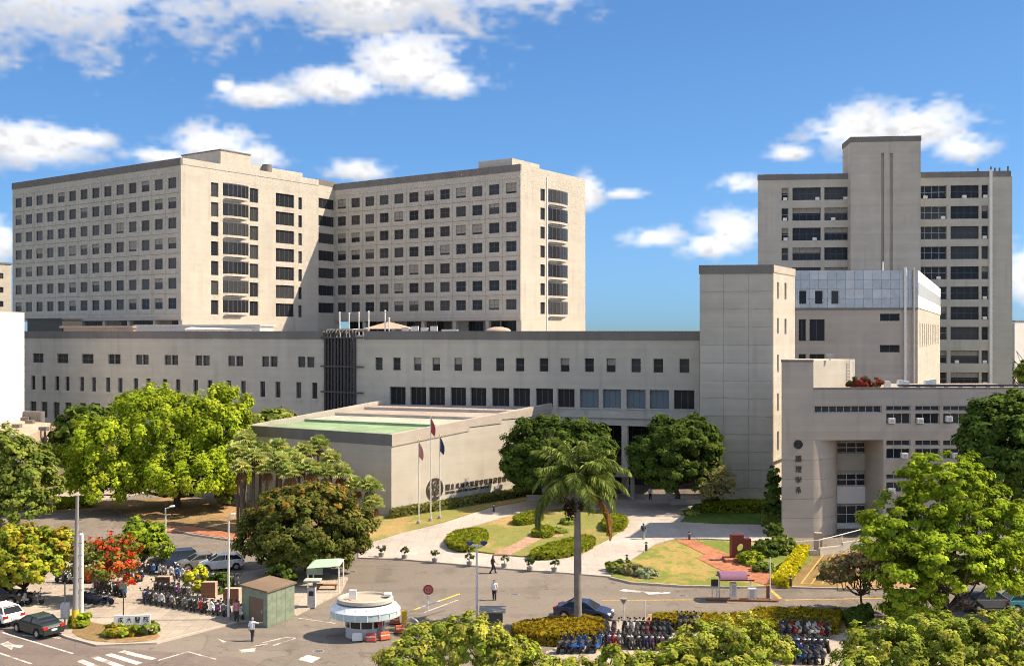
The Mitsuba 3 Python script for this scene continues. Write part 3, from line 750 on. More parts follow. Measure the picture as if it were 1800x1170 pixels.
# ------------------------------------------------------------------ slab tower on the right
slab = thing("slab_tower", "tall beige tower on the right with a lift shaft and deep strip windows", "building")
fH = Fr(at(1333, 588, 243.5)[:2], at(1776, 588, 237.5)[:2])
zh = fH.z(1700, 307.5)
wins = []
z_top = [fH.z(1500, y) for y in (337, 373, 408, 443, 478, 513, 548, 583, 624, 662)]
for zt_ in z_top:
    for x0, x1, n in ((1374, 1386, 1), (1393, 1443, 4), (1449, 1492, 4), (1614, 1664.5, 4), (1671, 1721, 4), (1725.5, 1737.5, 1)):
        wins.append((fH.a(x0), fH.a(x1), zt_ - 2.6, zt_ + 0.35, n))
holed(slab, fH, sbox(0, 0, fH.L, zh - 1.3), [w[:4] for w in wins], "m_wall", 0.9)
for i, w in enumerate(wins):
    k = window(slab, fH, *w[:4], 0.55, w[4], 2, PANES[(i * 7 + i // 6) % 5], bar=0.07, frame="m_alu" if i % 3 == 0 else "m_frame", blind=R.choice([None, None, None, 0.4]))
    if R.random() < 0.45:
        a = w[0] + 0.3 + R.random() * max(0.1, (w[1] - w[0] - 1.3))
        obj(f"{slab}__cooling_unit", box(a, a + 0.9, 0.1, 0.7, w[2] + 0.05, w[2] + 0.7), "m_white", tw=fH.T())
obj(f"{slab}__parapet", plate(sbox(-0.1, zh - 1.3, fH.L + 0.1, zh), -0.12, 0.9), "m_coping", tw=fH.T())
obj(f"{slab}__core", prism([(0.25, 0.91), (fH.L - 0.05, 0.91), (fH.L - 0.05, 22), (8, 22)], 0, zh - 0.6), "m_core", tw=fH.T())
obj(f"{slab}__side_wall", box(fH.L, fH.L + 0.4, 0.0, 22, 0, zh - 1.3), "m_wall", tw=fH.T())
a0, a1 = fH.a(1490.5), fH.a(1612); zsh = fH.z(1550, 250)
g = [(fH.a(1543), fH.a(1548.5), 0, fH.z(1545, 279)), (fH.a(1558), fH.a(1563.5), 0, fH.z(1560, 279))]
k = obj(f"{slab}__lift_shaft", plate(sbox(a0, 0, a1, zsh - 1.2).difference(holes_of(g)), -3.0, 0), "m_wall_gray", tw=fH.T())
obj(f"{k}__back", box(a0 + 0.02, a1 - 0.02, -2.4, 6, 0, zsh - 1.21), "m_wall_brown", tw=fH.T())
obj(f"{k}__coping", plate(sbox(a0 - 0.1, zsh - 1.2, a1 + 0.1, zsh), -3.1, 6.1), "m_coping", tw=fH.T())
a = fH.a(1741); obj(f"{slab}__drain_pipe", box(a - 0.3, a + 0.3, -0.5, -0.01, 0, zh + 0.3), "m_white", tw=fH.T())
obj(f"{slab}__roof_plant", box(fH.a(1347), fH.a(1400), 4, 9, zh - 0.7, zh + 0.7), "m_wall_brown", tw=fH.T())
for x in (1722, 1745, 1752, 1760, 1775):
    a = fH.a(x); obj(f"{slab}__roof_post", box(a - 0.15, a + 0.15, 1, 1.3, zh - 0.7, zh + 0.9 + 0.3 * (x % 2)), "m_coping", tw=fH.T())

# ------------------------------------------------------------------ front building on the right
fb = thing("front_block", "three storey grayish block at right with a rounded corner under an overhang", "building")
f0 = Fr(at(1376, 588, 116.0)[:2], at(1900, 588, 117.8)[:2])
zr = f0.z(1430, 690); zpt = f0.z(1400, 638); zov = f0.z(1480, 779)
aL, aR, aO = f0.a(1430), f0.a(1505), f0.a(1553)
wins, panes = [], []
strip = (f0.a(1432), f0.a(1550), f0.z(1490, 731), f0.z(1490, 719))
wins.append((*strip, 9, 1, "m_glass_e"))
for x0, x1 in ((1558, 1601), (1609, 1652), (1658, 1702), (1708, 1751), (1758, 1800), (1807, 1850)):
    for y0, y1, y2, y3 in ((719, 728, 732, 751), (779.5, 789, 794, 812), (839, 848, 853, 871), (898, 907, 912, 930)):
        wins.append((f0.a(x0), f0.a(x1), f0.z(x0, y1), f0.z(x0, y0), 3, 1, "m_glass_e"))
        wins.append((f0.a(x0), f0.a(x1), f0.z(x0, y3), f0.z(x0, y2), 3, 1, R.choice(PANES)))
upper = sbox(aL, zov, f0.L, zr).union(sbox(aO, 0, f0.L, zr))
holed(fb, f0, upper, [w[:4] for w in wins], "m_wall_brown", 0.45)
for w in wins: window(fb, f0, *w[:4], 0.3, w[4], 1, w[6], frame="m_alu")
for x, y in ((1567, 745), (1617, 745), (1668, 742), (1590, 806), (1617, 806), (1567, 868), (1630, 866), (1680, 806), (1720, 745)):
    a, z = f0.a(x), f0.z(x, y)
    k = obj(f"{fb}__cooling_unit", box(a - 0.35, a + 0.35, -0.25, 0.3, z - 0.3, z + 0.3), "m_white", tw=f0.T())
    obj(f"{k}__grille", box(a - 0.2, a + 0.2, -0.28, -0.251, z - 0.18, z + 0.18), "m_alu", tw=f0.T())
# flat left wall and rounded corner, in courses of large concrete lifts
nzc = 5
arc = [(aL - 0.02, 0.0)]
rx, ry = aR - aL, 8.3
for q in np.linspace(0, math.pi / 2, 15): arc.append((aL + rx * math.sin(q), ry * (1 - math.cos(q))))
arc_poly = Polygon([(0.0, 0.0)] + arc + [(aR - 0.45, ry)] + [(aL + (rx - 0.45) * math.sin(q), 0.45 + (ry - 0.45) * (1 - math.cos(q))) for q in np.linspace(math.pi / 2, 0, 15)] + [(0, 0.45)]).buffer(0)
edges = np.linspace(0, zov, nzc + 1)
for z0, z1 in zip(edges[:-1], edges[1:]):
    obj(f"{fb}__corner_wall", prism(arc_poly, z0 + 0.012, z1 - 0.012), "m_wall_brown", 40, f0.T())
obj(f"{fb}__corner_wall", plate(sbox(0, zov, aL - 0.01, zpt - 0.25), 0, 0.45), "m_wall_brown", tw=f0.T())
obj(f"{fb}__coping", box(-0.06, aL, -0.06, 0.5, zpt - 0.25, zpt), "m_coping", tw=f0.T())
obj(f"{fb}__overhang_soffit", box(aL + 0.1, aO, 0.46, ry + 0.4, zov, zov + 0.3), "m_wall_brown", tw=f0.T())
obj(f"{fb}__coping", box(aL, f0.L, -0.08, 0.5, zr, zr + 0.18), "m_coping", tw=f0.T())
obj(f"{fb}__core", box(aO + 0.02, f0.L, 0.46, 20, 0, zr - 0.6), "m_core", tw=f0.T())
obj(f"{fb}__core", prism([(aL + 2.5, ry + 0.45), (aO + 0.02, ry + 0.45), (aO + 0.02, 20), (aL + 7, 20)], 0, zr - 0.62), "m_core", tw=f0.T())
obj(f"{fb}__roof", prism([(aL, 0.46), (f0.L, 0.46), (f0.L, 20), (aL + 7, 20)], zr - 0.59, zr - 0.4), "m_roof", tw=f0.T())
obj(f"{fb}__left_wall", plate(sbox(0.0, 0, 21.5, zr), 0.0, 0.4), "m_wall_brown", tw=Fr(f0.pt(9.2, 20), f0.pt(0.0, 0)).T())
# balconies in the recess
for y0, y1, y2 in ((783, 802, 832), (838, 860, 890), (894, 926, 940)):
    d = 5.2; s = (117 + d) / 117
    zz = lambda y: EYE - (y - 588) * (116.6 + d) / FOC
    fz = Fr(f0.pt(aR - 0.3, d), f0.pt(aO + 0.3, d))
    k = obj(f"{fb}__balcony", box(0, fz.L, 0, 0.25, zz(y2), zz(y1)), "m_wall" if y0 < 800 else "m_white", tw=fz.T())
    window(fb, fz, 0.1, fz.L - 0.1, zz(y1) + 0.02, zz(y0), 0.3, 3, 2, frame="m_white")
obj(f"{fb}__rear_wall", plate(sbox(0, 0, fz.L, zov), 0.45, 0.7), "m_wall_brown", tw=fz.T())
obj(f"{fb}__pier", box(aO - 0.02, aO + 0.3, 0.46, 5.2, 0, zov - 0.02), "m_wall_brown", tw=f0.T())
# raised stair head, lit by the sun
P1, P2 = f0.pt(aL, 0.0), np.array([40.2, 122.2])
fk = Fr(P1, P2)
obj(f"{fb}__stair_head", prism([f0.pt(0.3, 0.46), P1 + fk.i * 0.02, P2, P2 + fk.i * 3, f0.pt(4.2, 9)], zr - 0.4, zpt - 0.12), "m_wall")
lad = f"{fb}__ladder"
a = fk.a(1493)
obj(lad, cat_([box(a - 0.42, a - 0.36, -0.3, -0.24, zr, zpt), box(a + 0.36, a + 0.42, -0.3, -0.24, zr, zpt)] + [box(a - 0.36, a + 0.36, -0.29, -0.25, z, z + 0.05) for z in np.arange(zr + 0.2, zpt - 0.1, 0.35)]), "m_alu", tw=fk.T())
roof_thing("roof_spotlight", "small spotlight on the stair head of the front block", "spotlight", cat_([box(-0.06, 0.06, -0.06, 0.06, 0, 0.5), box(-0.3, 0.35, -0.15, 0.15, 0.5, 0.7)]), "m_alu", pose(*f0.pt(aL + 2.4, 1.5), zpt - 0.12))
rp = thing("solar_panel_row", "dark row of low solar panels along the roof edge of the front block", "solar panel")
for i in range(9):
    a = f0.a(1592) + i * 1.62
    obj(f"{rp}__panel", box(a, a + 1.5, 0.8, 2.2, zr + 0.22, zr + 0.4), "m_dark", tw=f0.T())
    obj(f"{rp}__foot", box(a + 0.3, a + 0.5, 1.0, 1.6, zr - 0.4, zr + 0.215), "m_alu", tw=f0.T())
for i, x in enumerate((1578, 1602, 1660, 1612, 1650)):
    a = f0.a(x)
    k = obj("roof_fan", cat_([box(a - 0.3, a + 0.3, 2.6, 3.2, zr - 0.4, zr + 0.75 + 0.1 * (i % 3))]), "m_white_gloss", tw=f0.T())
    tag(k, ["first small white fan housing from the left, beside the red bush on the roof", "second small white fan housing from the left on the front block roof", "rightmost small white fan housing on the front block roof", "third small white fan housing from the left on the front block roof", "second last small white fan housing on the front block roof"][i], "fan", "fan housings on the front block")

# letters ------------------------------------------------------------
STROKES = {
    "guo": [[(1, .5), (9, .5), (9, 9.5), (1, 9.5), (1, .5)], [(2.5, 7.5), (7.5, 7.5)], [(5.8, 8.7), (6.2, 5), (7.8, 2)], [(3, 6.2), (5, 6.2), (5, 4.6), (3, 4.6), (3, 6.2)], [(2.6, 3), (5.2, 3.4)], [(7, 4.5), (5, 2)]],
    "li": [[(5, 9.7), (5.4, 8.6)], [(1.5, 8), (8.5, 8)], [(3.2, 6.5), (3.9, 2.5)], [(6.9, 6.5), (6, 2.5)], [(.8, 1), (9.2, 1)]],
    "cheng": [[(1.5, 7.8), (9, 7.8)], [(2, 7.8), (2, 4), (.8, .8)], [(2, 5.3), (4.6, 5.3), (4.4, 2), (3.4, 2.3)], [(5.2, 9.7), (6, 4), (9, .6), (9.3, 2.4)], [(8.3, 5.8), (4.8, 1)], [(7, 9.5), (8.2, 8.5)]],
    "gong": [[(.8, 7.8), (4.4, 7.8)], [(2.6, 7.8), (2.6, 3)], [(.6, 2.2), (4.8, 3.4)], [(5, 7), (9, 7), (8.6, 1), (7.2, 1.4)], [(6.8, 9.5), (6.6, 5), (4.6, .6)]],
    "da": [[(1, 6.5), (9, 6.5)], [(5, 9.6), (4.8, 6), (1, .6)], [(5.2, 6.3), (9, .6)]],
    "xue": [[(1.2, 9.2), (1.5, 5.8)], [(8.8, 9.2), (8.5, 5.8)], [(4, 9.2), (6, 7.8)], [(6, 9.2), (4, 7.8)], [(4, 7.6), (6, 6.2)], [(6, 7.6), (4, 6.2)], [(1, 4.2), (1, 5.5), (9, 5.5), (9, 4.2)], [(3, 4.2), (7, 4.2), (5, 3)], [(5, 3.2), (5, .5), (4, .9)], [(1, 2.2), (9, 2.2)]],
    "yi": [[(1, 9.3), (5, 9.3)], [(1.2, 9.3), (1.2, 5.4), (5, 5.4)], [(3, 8.9), (3, 6)], [(1.8, 7.4), (4.6, 7.4)], [(6, 9), (8.6, 9), (8.8, 7.6)], [(6, 7), (8.8, 7), (6, 5.2)], [(6.4, 6.8), (9, 5.2)], [(1, 4.5), (9, 4.5)], [(2, 3.4), (8, 3.4), (8, .4), (2, .4), (2, 3.4)], [(4, 4.5), (4, 2)], [(6, 4.5), (6, 2)], [(2, 1.5), (8, 1.5)]],
    "yuan": [[(1.2, 9.3), (1.2, .5)], [(1.2, 9), (3.4, 9), (2.4, 6.6), (3.4, 4.8), (2, 4.2)], [(6.5, 9.8), (6.5, 8.8)], [(4, 7.2), (4, 8.4), (9.2, 8.4), (9.2, 7.2)], [(5, 6.4), (8.2, 6.4)], [(4.2, 4.6), (9.2, 4.6)], [(5.8, 4.6), (5.4, 2), (3.8, .6)], [(7.4, 4.6), (7.4, .8), (9.3, .8), (9.3, 2)]],
    "fu": [[(1.2, 9.3), (1.2, .5)], [(1.2, 9), (3.2, 9), (2.3, 6.6), (3.2, 4.8), (2, 4.2)], [(5, 9.5), (4, 6)], [(4.8, 7.6), (4.8, .6)], [(5.8, 6.4), (9.4, 6.4)], [(8, 9), (8, .8), (7, 1.2)], [(6.2, 4.8), (6.8, 3.4)]],
    "she": [[(2, 9.8), (2.2, 9)], [(.8, 8.2), (3.8, 8.2)], [(1.2, 6.8), (3.4, 6.8)], [(1.2, 5.4), (3.4, 5.4)], [(1.2, 4), (3.4, 4), (3.4, 1), (1.2, 1), (1.2, 4)], [(5.4, 9), (8.4, 9), (8.6, 6.8), (9.4, 6.8)], [(5.4, 9), (4.8, 6.4)], [(5, 5), (8.8, 5), (5, .6)], [(5.6, 4.2), (9.2, .6)]],
    "hu": [[(2, 9.8), (2.2, 9)], [(.8, 8.2), (3.8, 8.2)], [(1.2, 6.8), (3.4, 6.8)], [(1.2, 5.4), (3.4, 5.4)], [(1.2, 4), (3.4, 4), (3.4, 1), (1.2, 1), (1.2, 4)], [(4.4, 8.8), (9.4, 8.8)], [(5.8, 9.7), (5.8, 8)], [(8, 9.7), (8, 8)], [(5.2, 7.6), (5.2, 3.6)], [(5.2, 7), (9.2, 7)], [(5.2, 5.9), (9, 5.9)], [(5.2, 4.8), (9, 4.8)], [(5.2, 3.7), (9.4, 3.7)], [(7.2, 7.4), (7.2, 3.7)], [(4.8, 2.8), (8.8, 2.8), (4.6, .4)], [(5.6, 2.4), (9.4, .4)]],
    "lii": [[(.8, 8.6), (3.8, 8.6)], [(1, 5.6), (3.6, 5.6)], [(.6, 1.8), (4, 2.4)], [(2.3, 8.6), (2.3, 2)], [(4.8, 9), (9, 9), (9, 4.8), (4.8, 4.8), (4.8, 9)], [(4.8, 6.9), (9, 6.9)], [(6.9, 9), (6.9, .8)], [(5, 2.8), (9, 2.8)], [(4.4, .8), (9.5, .8)]],
    "xi": [[(7.4, 9.4), (2, 8.6)], [(4.6, 8.6), (2.8, 6.8), (6, 6.8), (7, 7.8)], [(6.2, 6.8), (2.4, 4.6), (8.4, 4.8)], [(7, 6), (8.6, 4.2)], [(5.2, 4.6), (5.2, .6), (4.2, 1)], [(3.2, 3.2), (1.6, 1)], [(7, 3.4), (8.6, 1.2)]]}


def glyph(ch, size, w=0.55):
    return unary_union([LineString([(x * size / 10, y * size / 10) for x, y in s]).buffer(w * size / 10, cap_style=2, join_style=2, quad_segs=2) for s in STROKES[ch]]).simplify(0.004)


from shapely import affinity


def word(parent, name, chars, fr, a, z, size, step, b, d=-0.1, vertical=False, w=0.55):
    for i, ch in enumerate(chars):
        g_ = affinity.translate(glyph(ch, size, w), a + (0 if vertical else i * step), z - (i * step if vertical else 0))
        obj(f"{parent}__{name}", plate(g_, d, -0.01), b, tw=fr.T())


def latin(parent, name, text, fr, a, z, h, width, b, d=-0.06):
    m = meshkit.text_mesh(text, h, 0.05, True)
    e = m.bounds; m.apply_translation((-e[0][0], 0, 0)); m.apply_scale((width / (e[1][0] - e[0][0]), 1, 1))
    m.apply_transform(np.array([[1, 0, 0, a], [0, 0, -1, d + 0.05], [0, 1, 0, z], [0, 0, 0, 1.0]]))
    obj(f"{parent}__{name}", m, b, tw=fr.T())


def emblem(r, inner=True):
    ring = Point(0, 0).buffer(r, 24).difference(Point(0, 0).buffer(r * 0.9, 24))
    parts = [ring, Point(0, 0).buffer(r * 0.3).difference(Point(0, 0).buffer(r * 0.17))]
    for q in range(5):
        an = q * math.pi * 2 / 5 + math.pi / 2
        c = Point(r * 0.52 * math.cos(an), r * 0.52 * math.sin(an))
        parts.append(c.buffer(r * 0.4, 16).difference(c.buffer(r * 0.29, 16)))
        parts.append(c.buffer(r * 0.13))
        parts.append(Point(r * 0.72 * math.cos(an + 0.63), r * 0.72 * math.sin(an + 0.63)).buffer(r * 0.14))
    return unary_union(parts)


ws_ = thing("wall_sign", "dark bronze emblem and hospital name in metal letters on the cream auditorium wall", "sign")
a_, z_ = fB.a(764), fB.z(764, 865)
obj(f"{ws_}__emblem", plate(affinity.translate(emblem(1.42), a_, z_), -0.12, -0.01), "m_bronze", tw=fB.T())
a0, a1 = fB.a(783), fB.a(857.5)
sz = 0.72; stp = (a1 - a0 - sz) / 8
word(ws_, "letter", ["guo", "li", "cheng", "gong", "da", "xue", "yi", "xue", "yuan", "fu", "she", "yi", "yuan"], fB, a0, fB.z(786, 866.5), sz, stp, "m_bronze", w=0.7)
latin(ws_, "lettering", "NATIONAL CHENG KUNG UNIVERSITY HOSPITAL", fB, a0, fB.z(786, 873.5), 0.3, a1 - a0 + 0.2, "m_bronze")
vs = thing("vertical_sign", "round dark emblem above four characters in a column on the front block", "sign")
obj(f"{vs}__emblem", plate(affinity.translate(Point(0, 0).buffer(0.5).difference(emblem(0.3)), f0.a(1403), f0.z(1403, 786.5)), -0.12, -0.01), "m_dark", tw=f0.T())
word(vs, "letter", ["hu", "lii", "xue", "xi"], f0, f0.a(1403) - 0.36, f0.z(1403, 817.5), 0.75, 1.16, "m_bronze", vertical=True, w=0.6)

# ------------------------------------------------------------------ other buildings at the edges
wb = thing("white_building", "plain bright white building at the left edge", "building")
fw_ = Fr((-78.5, 143.0), (-81.9, 175.0))
obj(f"{wb}__wall", box(0, fw_.L, 0, 0.5, 0, 26.0), "m_white", tw=fw_.T())
obj(f"{wb}__block", box(0.05, fw_.L - 0.05, 0.5, 18, 0, 25.7), "m_core", tw=fw_.T())
obj(f"{wb}__coping", box(-0.02, fw_.L + 0.05, -0.05, 0.6, 26.0, 26.15), "m_alu", tw=fw_.T())
tb = thing("tan_building", "low tan building with a flat roof and small roof vents beside the white building", "building")
Q0, Q1, Q2 = at(-40, 588, 152)[:2], at(50, 588, 147)[:2], at(100, 588, 168)[:2]
fq0, fq1 = Fr(Q0, Q1), Fr(Q1, Q2)
obj(f"{tb}__front_wall", box(0, fq0.L, 0, 0.4, 0, 8.3), "m_wall_brown", tw=fq0.T())
obj(f"{tb}__side_wall", box(0.01, fq1.L, 0, 0.4, 0, 8.3), "m_tan", tw=fq1.T())
obj(f"{tb}__roof", prism([fq0.pt(0, 0.3), fq0.pt(fq0.L - 0.4, 0.4), fq1.pt(fq1.L, 0.4), at(-60, 588, 180)[:2]], 7.6, 8.2), "m_tan")
for x, y in ((8, 743), (30, 755), (53, 748), (77, 760), (98, 752), (45, 742)):
    Y = 14.6 * FOC / (y - 588); p = at(x, y, Y)
    obj(f"{tb}__vent", box(p[0] - 0.6, p[0] + 0.6, p[1] - 0.5, p[1] + 0.5, 8.2, 8.75), "m_coping")
obj(f"{tb}__rear_parapet", prism(LineString([at(-60, 588, 178)[:2], at(72, 588, 174)[:2]]).buffer(0.6), 7, 9.6), "m_coping")
for nm, lab, x0, x1, yt, Y, m in (("far_block", "distant beige block at the left edge behind the towers", -60, 20, 471, 300, "m_wall"), ("far_block", "distant pale block at the right edge beyond the slab tower", 1784, 1870, 572, 420, "m_white")):
    b = thing(nm, lab, "building")
    ff = Fr(at(x0, 588, Y * 0.97)[:2], at(x1, 588, Y)[:2])
    zt_ = EYE + (588 - yt) * Y / FOC
    ws2 = [(a, a + 1.6, z, z + 1.6) for a in np.arange(ff.L - 14, ff.L - 2, 3.4) for z in np.arange(18, zt_ - 3, 4.0)]
    holed(b, ff, sbox(0, 0, ff.L, zt_), ws2, m, 0.4)
    for r in ws2: window(b, ff, *r, 0.2, 1, 1)
    obj(f"{b}__core", box(0, ff.L, 0.41, 12, 0, zt_ - 0.5), "m_core", tw=ff.T())
    obj(f"{b}__roof", box(-0.2, ff.L + 0.2, -0.2, 12, zt_, zt_ + 0.5), "m_coping", tw=ff.T())
#PART2
# ------------------------------------------------------------------ vegetation


def leaves(centers, out, n, spread, size, palette, rng, up=0.6, flat=0.75, elong=1.6, rand=0.6):
    """n leaf cards round every puff centre; out: outward direction of each puff; returns vertices, faces, colours"""
    m = len(centers)
    c = np.repeat(centers, n, 0); o = np.repeat(out, n, 0)
    d = rng.normal(size=(m * n, 3)); d /= np.linalg.norm(d, axis=1, keepdims=True)
    d = d + 0.5 * o; d /= np.linalg.norm(d, axis=1, keepdims=True)
    sp = np.repeat(np.broadcast_to(spread, (m,)), n)[:, None]
    p = c + d * sp * rng.uniform(0.35, 1.0, (m * n, 1)) * [1, 1, flat]
    nrm = d * 0.8 + o * 0.5 + np.array([0, 0, up]) + rng.normal(size=p.shape) * rand * 0.5
    nrm /= np.linalg.norm(nrm, axis=1, keepdims=True)
    t = np.cross(nrm, rng.normal(size=p.shape)); t /= np.linalg.norm(t, axis=1, keepdims=True)
    b = np.cross(nrm, t)
    s = (size * rng.uniform(0.65, 1.35, (m * n, 1)))
    t, b = t * s * elong * 0.5, b * s * 0.5
    v = np.stack([p - t, p + b, p + t, p - b], 1).reshape(-1, 3)
    i = np.arange(m * n)[:, None] * 4
    f = np.concatenate([i + [0, 1, 2], i + [0, 2, 3]], 0)
    pal = np.asarray(palette, float)
    base = pal[np.repeat(rng.integers(0, len(pal), m), n)]
    mixin = pal[rng.integers(0, len(pal), m * n)]
    col = (base * 0.65 + mixin * 0.35) * np.repeat(rng.uniform(0.95, 1.9, (m, 1)), n, 0) * rng.uniform(0.8, 1.2, (m * n, 1))
    return v, f, np.repeat(col, 4, 0)


def puff_points(blobs, puff, rng, density=1.0, inner=0.25):
    pts, outs = [], []
    for c, r in blobs:
        c, r = np.asarray(c, float), np.asarray(r, float)
        area = 4 * math.pi * ((r[0] * r[1]) ** 1.6 / 3 + (r[0] * r[2]) ** 1.6 / 3 + (r[1] * r[2]) ** 1.6 / 3) ** (1 / 1.6)
        n = max(4, int(density * area / (puff * puff * 1.6)))
        d = rng.normal(size=(n, 3)); d /= np.linalg.norm(d, axis=1, keepdims=True)
        d = d[d[:, 2] > -0.75]
        k = np.where(rng.random(len(d)) < inner, rng.uniform(0.35, 0.75, len(d)), rng.uniform(0.8, 1.06, len(d)))
        k = k * (0.8 + 0.42 * meshkit.noise(d * 1.9 + c * 0.7, 5))
        p = c + d * r * k[:, None]
        keep = np.ones(len(p), bool)
        for c2, r2 in blobs:
            if c2 is not c:
                keep &= (np.abs((p - np.asarray(c2)) / np.asarray(r2)) ** 2).sum(1) > 0.45
        pts.append(p[keep]); outs.append(d[keep])
    return np.vstack(pts), np.vstack(outs)


def leaf_ply(v, f, col, b="m_leaf"):
    return mikit.ply(trimesh.Trimesh(v, f, process=False), b, False, color=np.clip(col, 0.004, 0.95))


def branch(p0, p1, r0, r1, rng, n=6, wob=0.06):
    p0, p1 = np.asarray(p0, float), np.asarray(p1, float)
    L = np.linalg.norm(p1 - p0)
    t = np.linspace(0, 1, n)
    p = p0 + (p1 - p0) * t[:, None] + rng.normal(size=(n, 3)) * L * wob * (t * (1 - t) * 4)[:, None]
    return tube(p, r0 + (r1 - r0) * t ** 0.8, 7)


def tree(name, label, base, crown, puff, n, size, palette, seed, trunk_r=0.25, group=None, density=1.0, cat="tree", flat=0.75, fork=0.45, inner=0.25, limbs=7, trunk=True, **kw):
    """crown: ellipsoids ((x, y, z), (rx, ry, rz)) in metres"""
    rng = np.random.default_rng(seed)
    t = thing(name, label, cat, group)
    P, O = puff_points(crown, puff, rng, density, inner)
    add(f"{t}__crown", leaf_ply(*leaves(P, O, n, puff * rng.uniform(0.7, 1.15, len(P)), size, palette, rng, flat=flat, **kw)))
    if trunk:
        base = np.array([base[0], base[1], base[2] if len(base) > 2 else 0.0])
        cz = min(c[2] for c, r in crown); top = np.array([base[0], base[1], base[2]]) + [0, 0, max(1.0, (cz - base[2]) * fork)]
        ms = [branch(base - [0, 0, 0.3], top, trunk_r * 1.25, trunk_r * 0.9, rng, 5, 0.03)]
        tg = [np.asarray(c) + [0, 0, 0.1 * r[2]] for c, r in crown]
        idx = rng.choice(len(P), min(limbs, len(P)), replace=False)
        tg += [P[k] for k in idx]
        for q in tg: ms.append(branch(top - [0, 0, 0.2], q, trunk_r * 0.6, 0.035, rng, 7, 0.09))
        obj(f"{t}__trunk", cat_(ms), "m_bark", True)
    return t


def blob(x, y, rx, ry, Y, dy=None):
    p = at(x, y, Y)
    return (p, np.array([rx * Y / FOC, (dy if dy is not None else rx * 0.9) * Y / FOC, ry * Y / FOC]))


BRIGHT = [(0.2, 0.27, 0.018), (0.24, 0.31, 0.022), (0.15, 0.21, 0.014), (0.29, 0.33, 0.03)]
OLIVE = [(0.12, 0.17, 0.03), (0.17, 0.2, 0.035), (0.09, 0.14, 0.025), (0.2, 0.22, 0.05)]
DEEP = [(0.045, 0.08, 0.016), (0.06, 0.095, 0.019), (0.08, 0.115, 0.022)]
YELLOW = [(0.24, 0.26, 0.02), (0.17, 0.23, 0.025), (0.3, 0.28, 0.03), (0.13, 0.2, 0.025), (0.3, 0.2, 0.03)]
RUSTY = [(0.085, 0.1, 0.022), (0.07, 0.085, 0.018), (0.115, 0.12, 0.028), (0.1, 0.105, 0.03)]
RUSTY_TOP = [(0.17, 0.12, 0.03), (0.22, 0.13, 0.025), (0.1, 0.11, 0.025), (0.08, 0.11, 0.02)]
FRESH = [(0.2, 0.27, 0.02), (0.25, 0.31, 0.025), (0.16, 0.22, 0.018), (0.11, 0.17, 0.015)]
NEAR = [(0.2, 0.26, 0.03), (0.15, 0.21, 0.028), (0.25, 0.28, 0.04), (0.3, 0.29, 0.05), (0.22, 0.22, 0.05)]
BROWN = [(0.2, 0.13, 0.08), (0.26, 0.17, 0.1), (0.12, 0.12, 0.04), (0.1, 0.14, 0.035)]

g3 = lambda x, y: np.array([*G(x, y), 0.0])
tree("broad_tree", "largest bright yellow green tree before the left end of the podium block", g3(312, 898),
     [blob(190, 800, 78, 68, 134), blob(300, 765, 90, 70, 136), blob(375, 765, 62, 68, 136), blob(340, 835, 95, 42, 133), blob(190, 845, 66, 34, 132), blob(255, 720, 50, 30, 137), blob(395, 715, 40, 26, 137)],
     0.95, 90, 0.26, BRIGHT, 1, 0.45, density=0.95, flat=1.2, limbs=12)
tree("roadside_tree", "dull green tree at the left edge before the tan building", g3(30, 925), [blob(20, 810, 55, 48, 120), blob(55, 850, 48, 45, 119), blob(-10, 860, 60, 60, 120), blob(35, 890, 50, 30, 118)],
     0.85, 64, 0.29, OLIVE, 2, 0.3, density=1.1)
tree("shaded_tree", "darker green tree behind the left side of the bright tree", g3(140, 850), [blob(140, 765, 46, 40, 158), blob(170, 745, 40, 24, 158), blob(120, 800, 34, 28, 157)], 0.9, 40, 0.45, OLIVE[:1] + DEEP, 3, 0.3)
tree("shaded_tree", "small green treetop above the auditorium's left roof corner", g3(480, 850), [blob(480, 742, 40, 13, 148), blob(455, 760, 40, 20, 148)], 0.8, 40, 0.45, OLIVE, 4, 0.2)
tree("yellowing_tree", "yellowing tree leaning over the scooters at the left edge", g3(42, 1058), [blob(40, 965, 60, 35, 90), blob(95, 965, 40, 32, 90), blob(-10, 985, 40, 35, 90), blob(70, 1000, 55, 24, 88), blob(35, 1012, 35, 22, 88)],
     0.55, 44, 0.23, YELLOW, 5, 0.2, inner=0.35)
t = tree("flame_tree", "flame tree with red flowers beside the two utility poles", g3(178, 1062), [blob(165, 985, 38, 26, 89), blob(205, 975, 36, 26, 89), blob(190, 1005, 45, 22, 88)], 0.5, 20, 0.2, OLIVE + [(0.28, 0.13, 0.03), (0.2, 0.1, 0.05)], 6, 0.14, inner=0.3)
rng = np.random.default_rng(66)
P, O = puff_points([blob(165, 965, 30, 14, 89), blob(205, 960, 32, 20, 88), blob(212, 1000, 32, 18, 87), blob(228, 1020, 20, 18, 87), blob(160, 1010, 24, 14, 87), blob(245, 975, 18, 8, 88)], 0.4, rng, 0.34)
add(f"{t}__flowers", leaf_ply(*leaves(P, O, 12, 0.34, 0.16, [(0.4, 0.045, 0.015), (0.42, 0.09, 0.02), (0.33, 0.035, 0.02)], rng), b="m_petal"))
tree("young_tree", "small rounded green tree behind the parked dark blue car", g3(252, 1008), [blob(255, 945, 36, 28, 101), blob(240, 965, 28, 22, 101), blob(275, 965, 24, 20, 100)], 0.5, 34, 0.27, FRESH[1:] + OLIVE[:1], 7, 0.12)
t = tree("dark_tree", "round dark green tree with rusty new leaves before the auditorium corner", g3(540, 1010), [blob(540, 928, 104, 54, 99), blob(480, 950, 58, 42, 98.5), blob(600, 945, 52, 44, 98.5), blob(540, 972, 80, 30, 98), blob(535, 885, 66, 26, 100)],
         0.75, 80, 0.21, RUSTY, 8, 0.32, density=1.15)
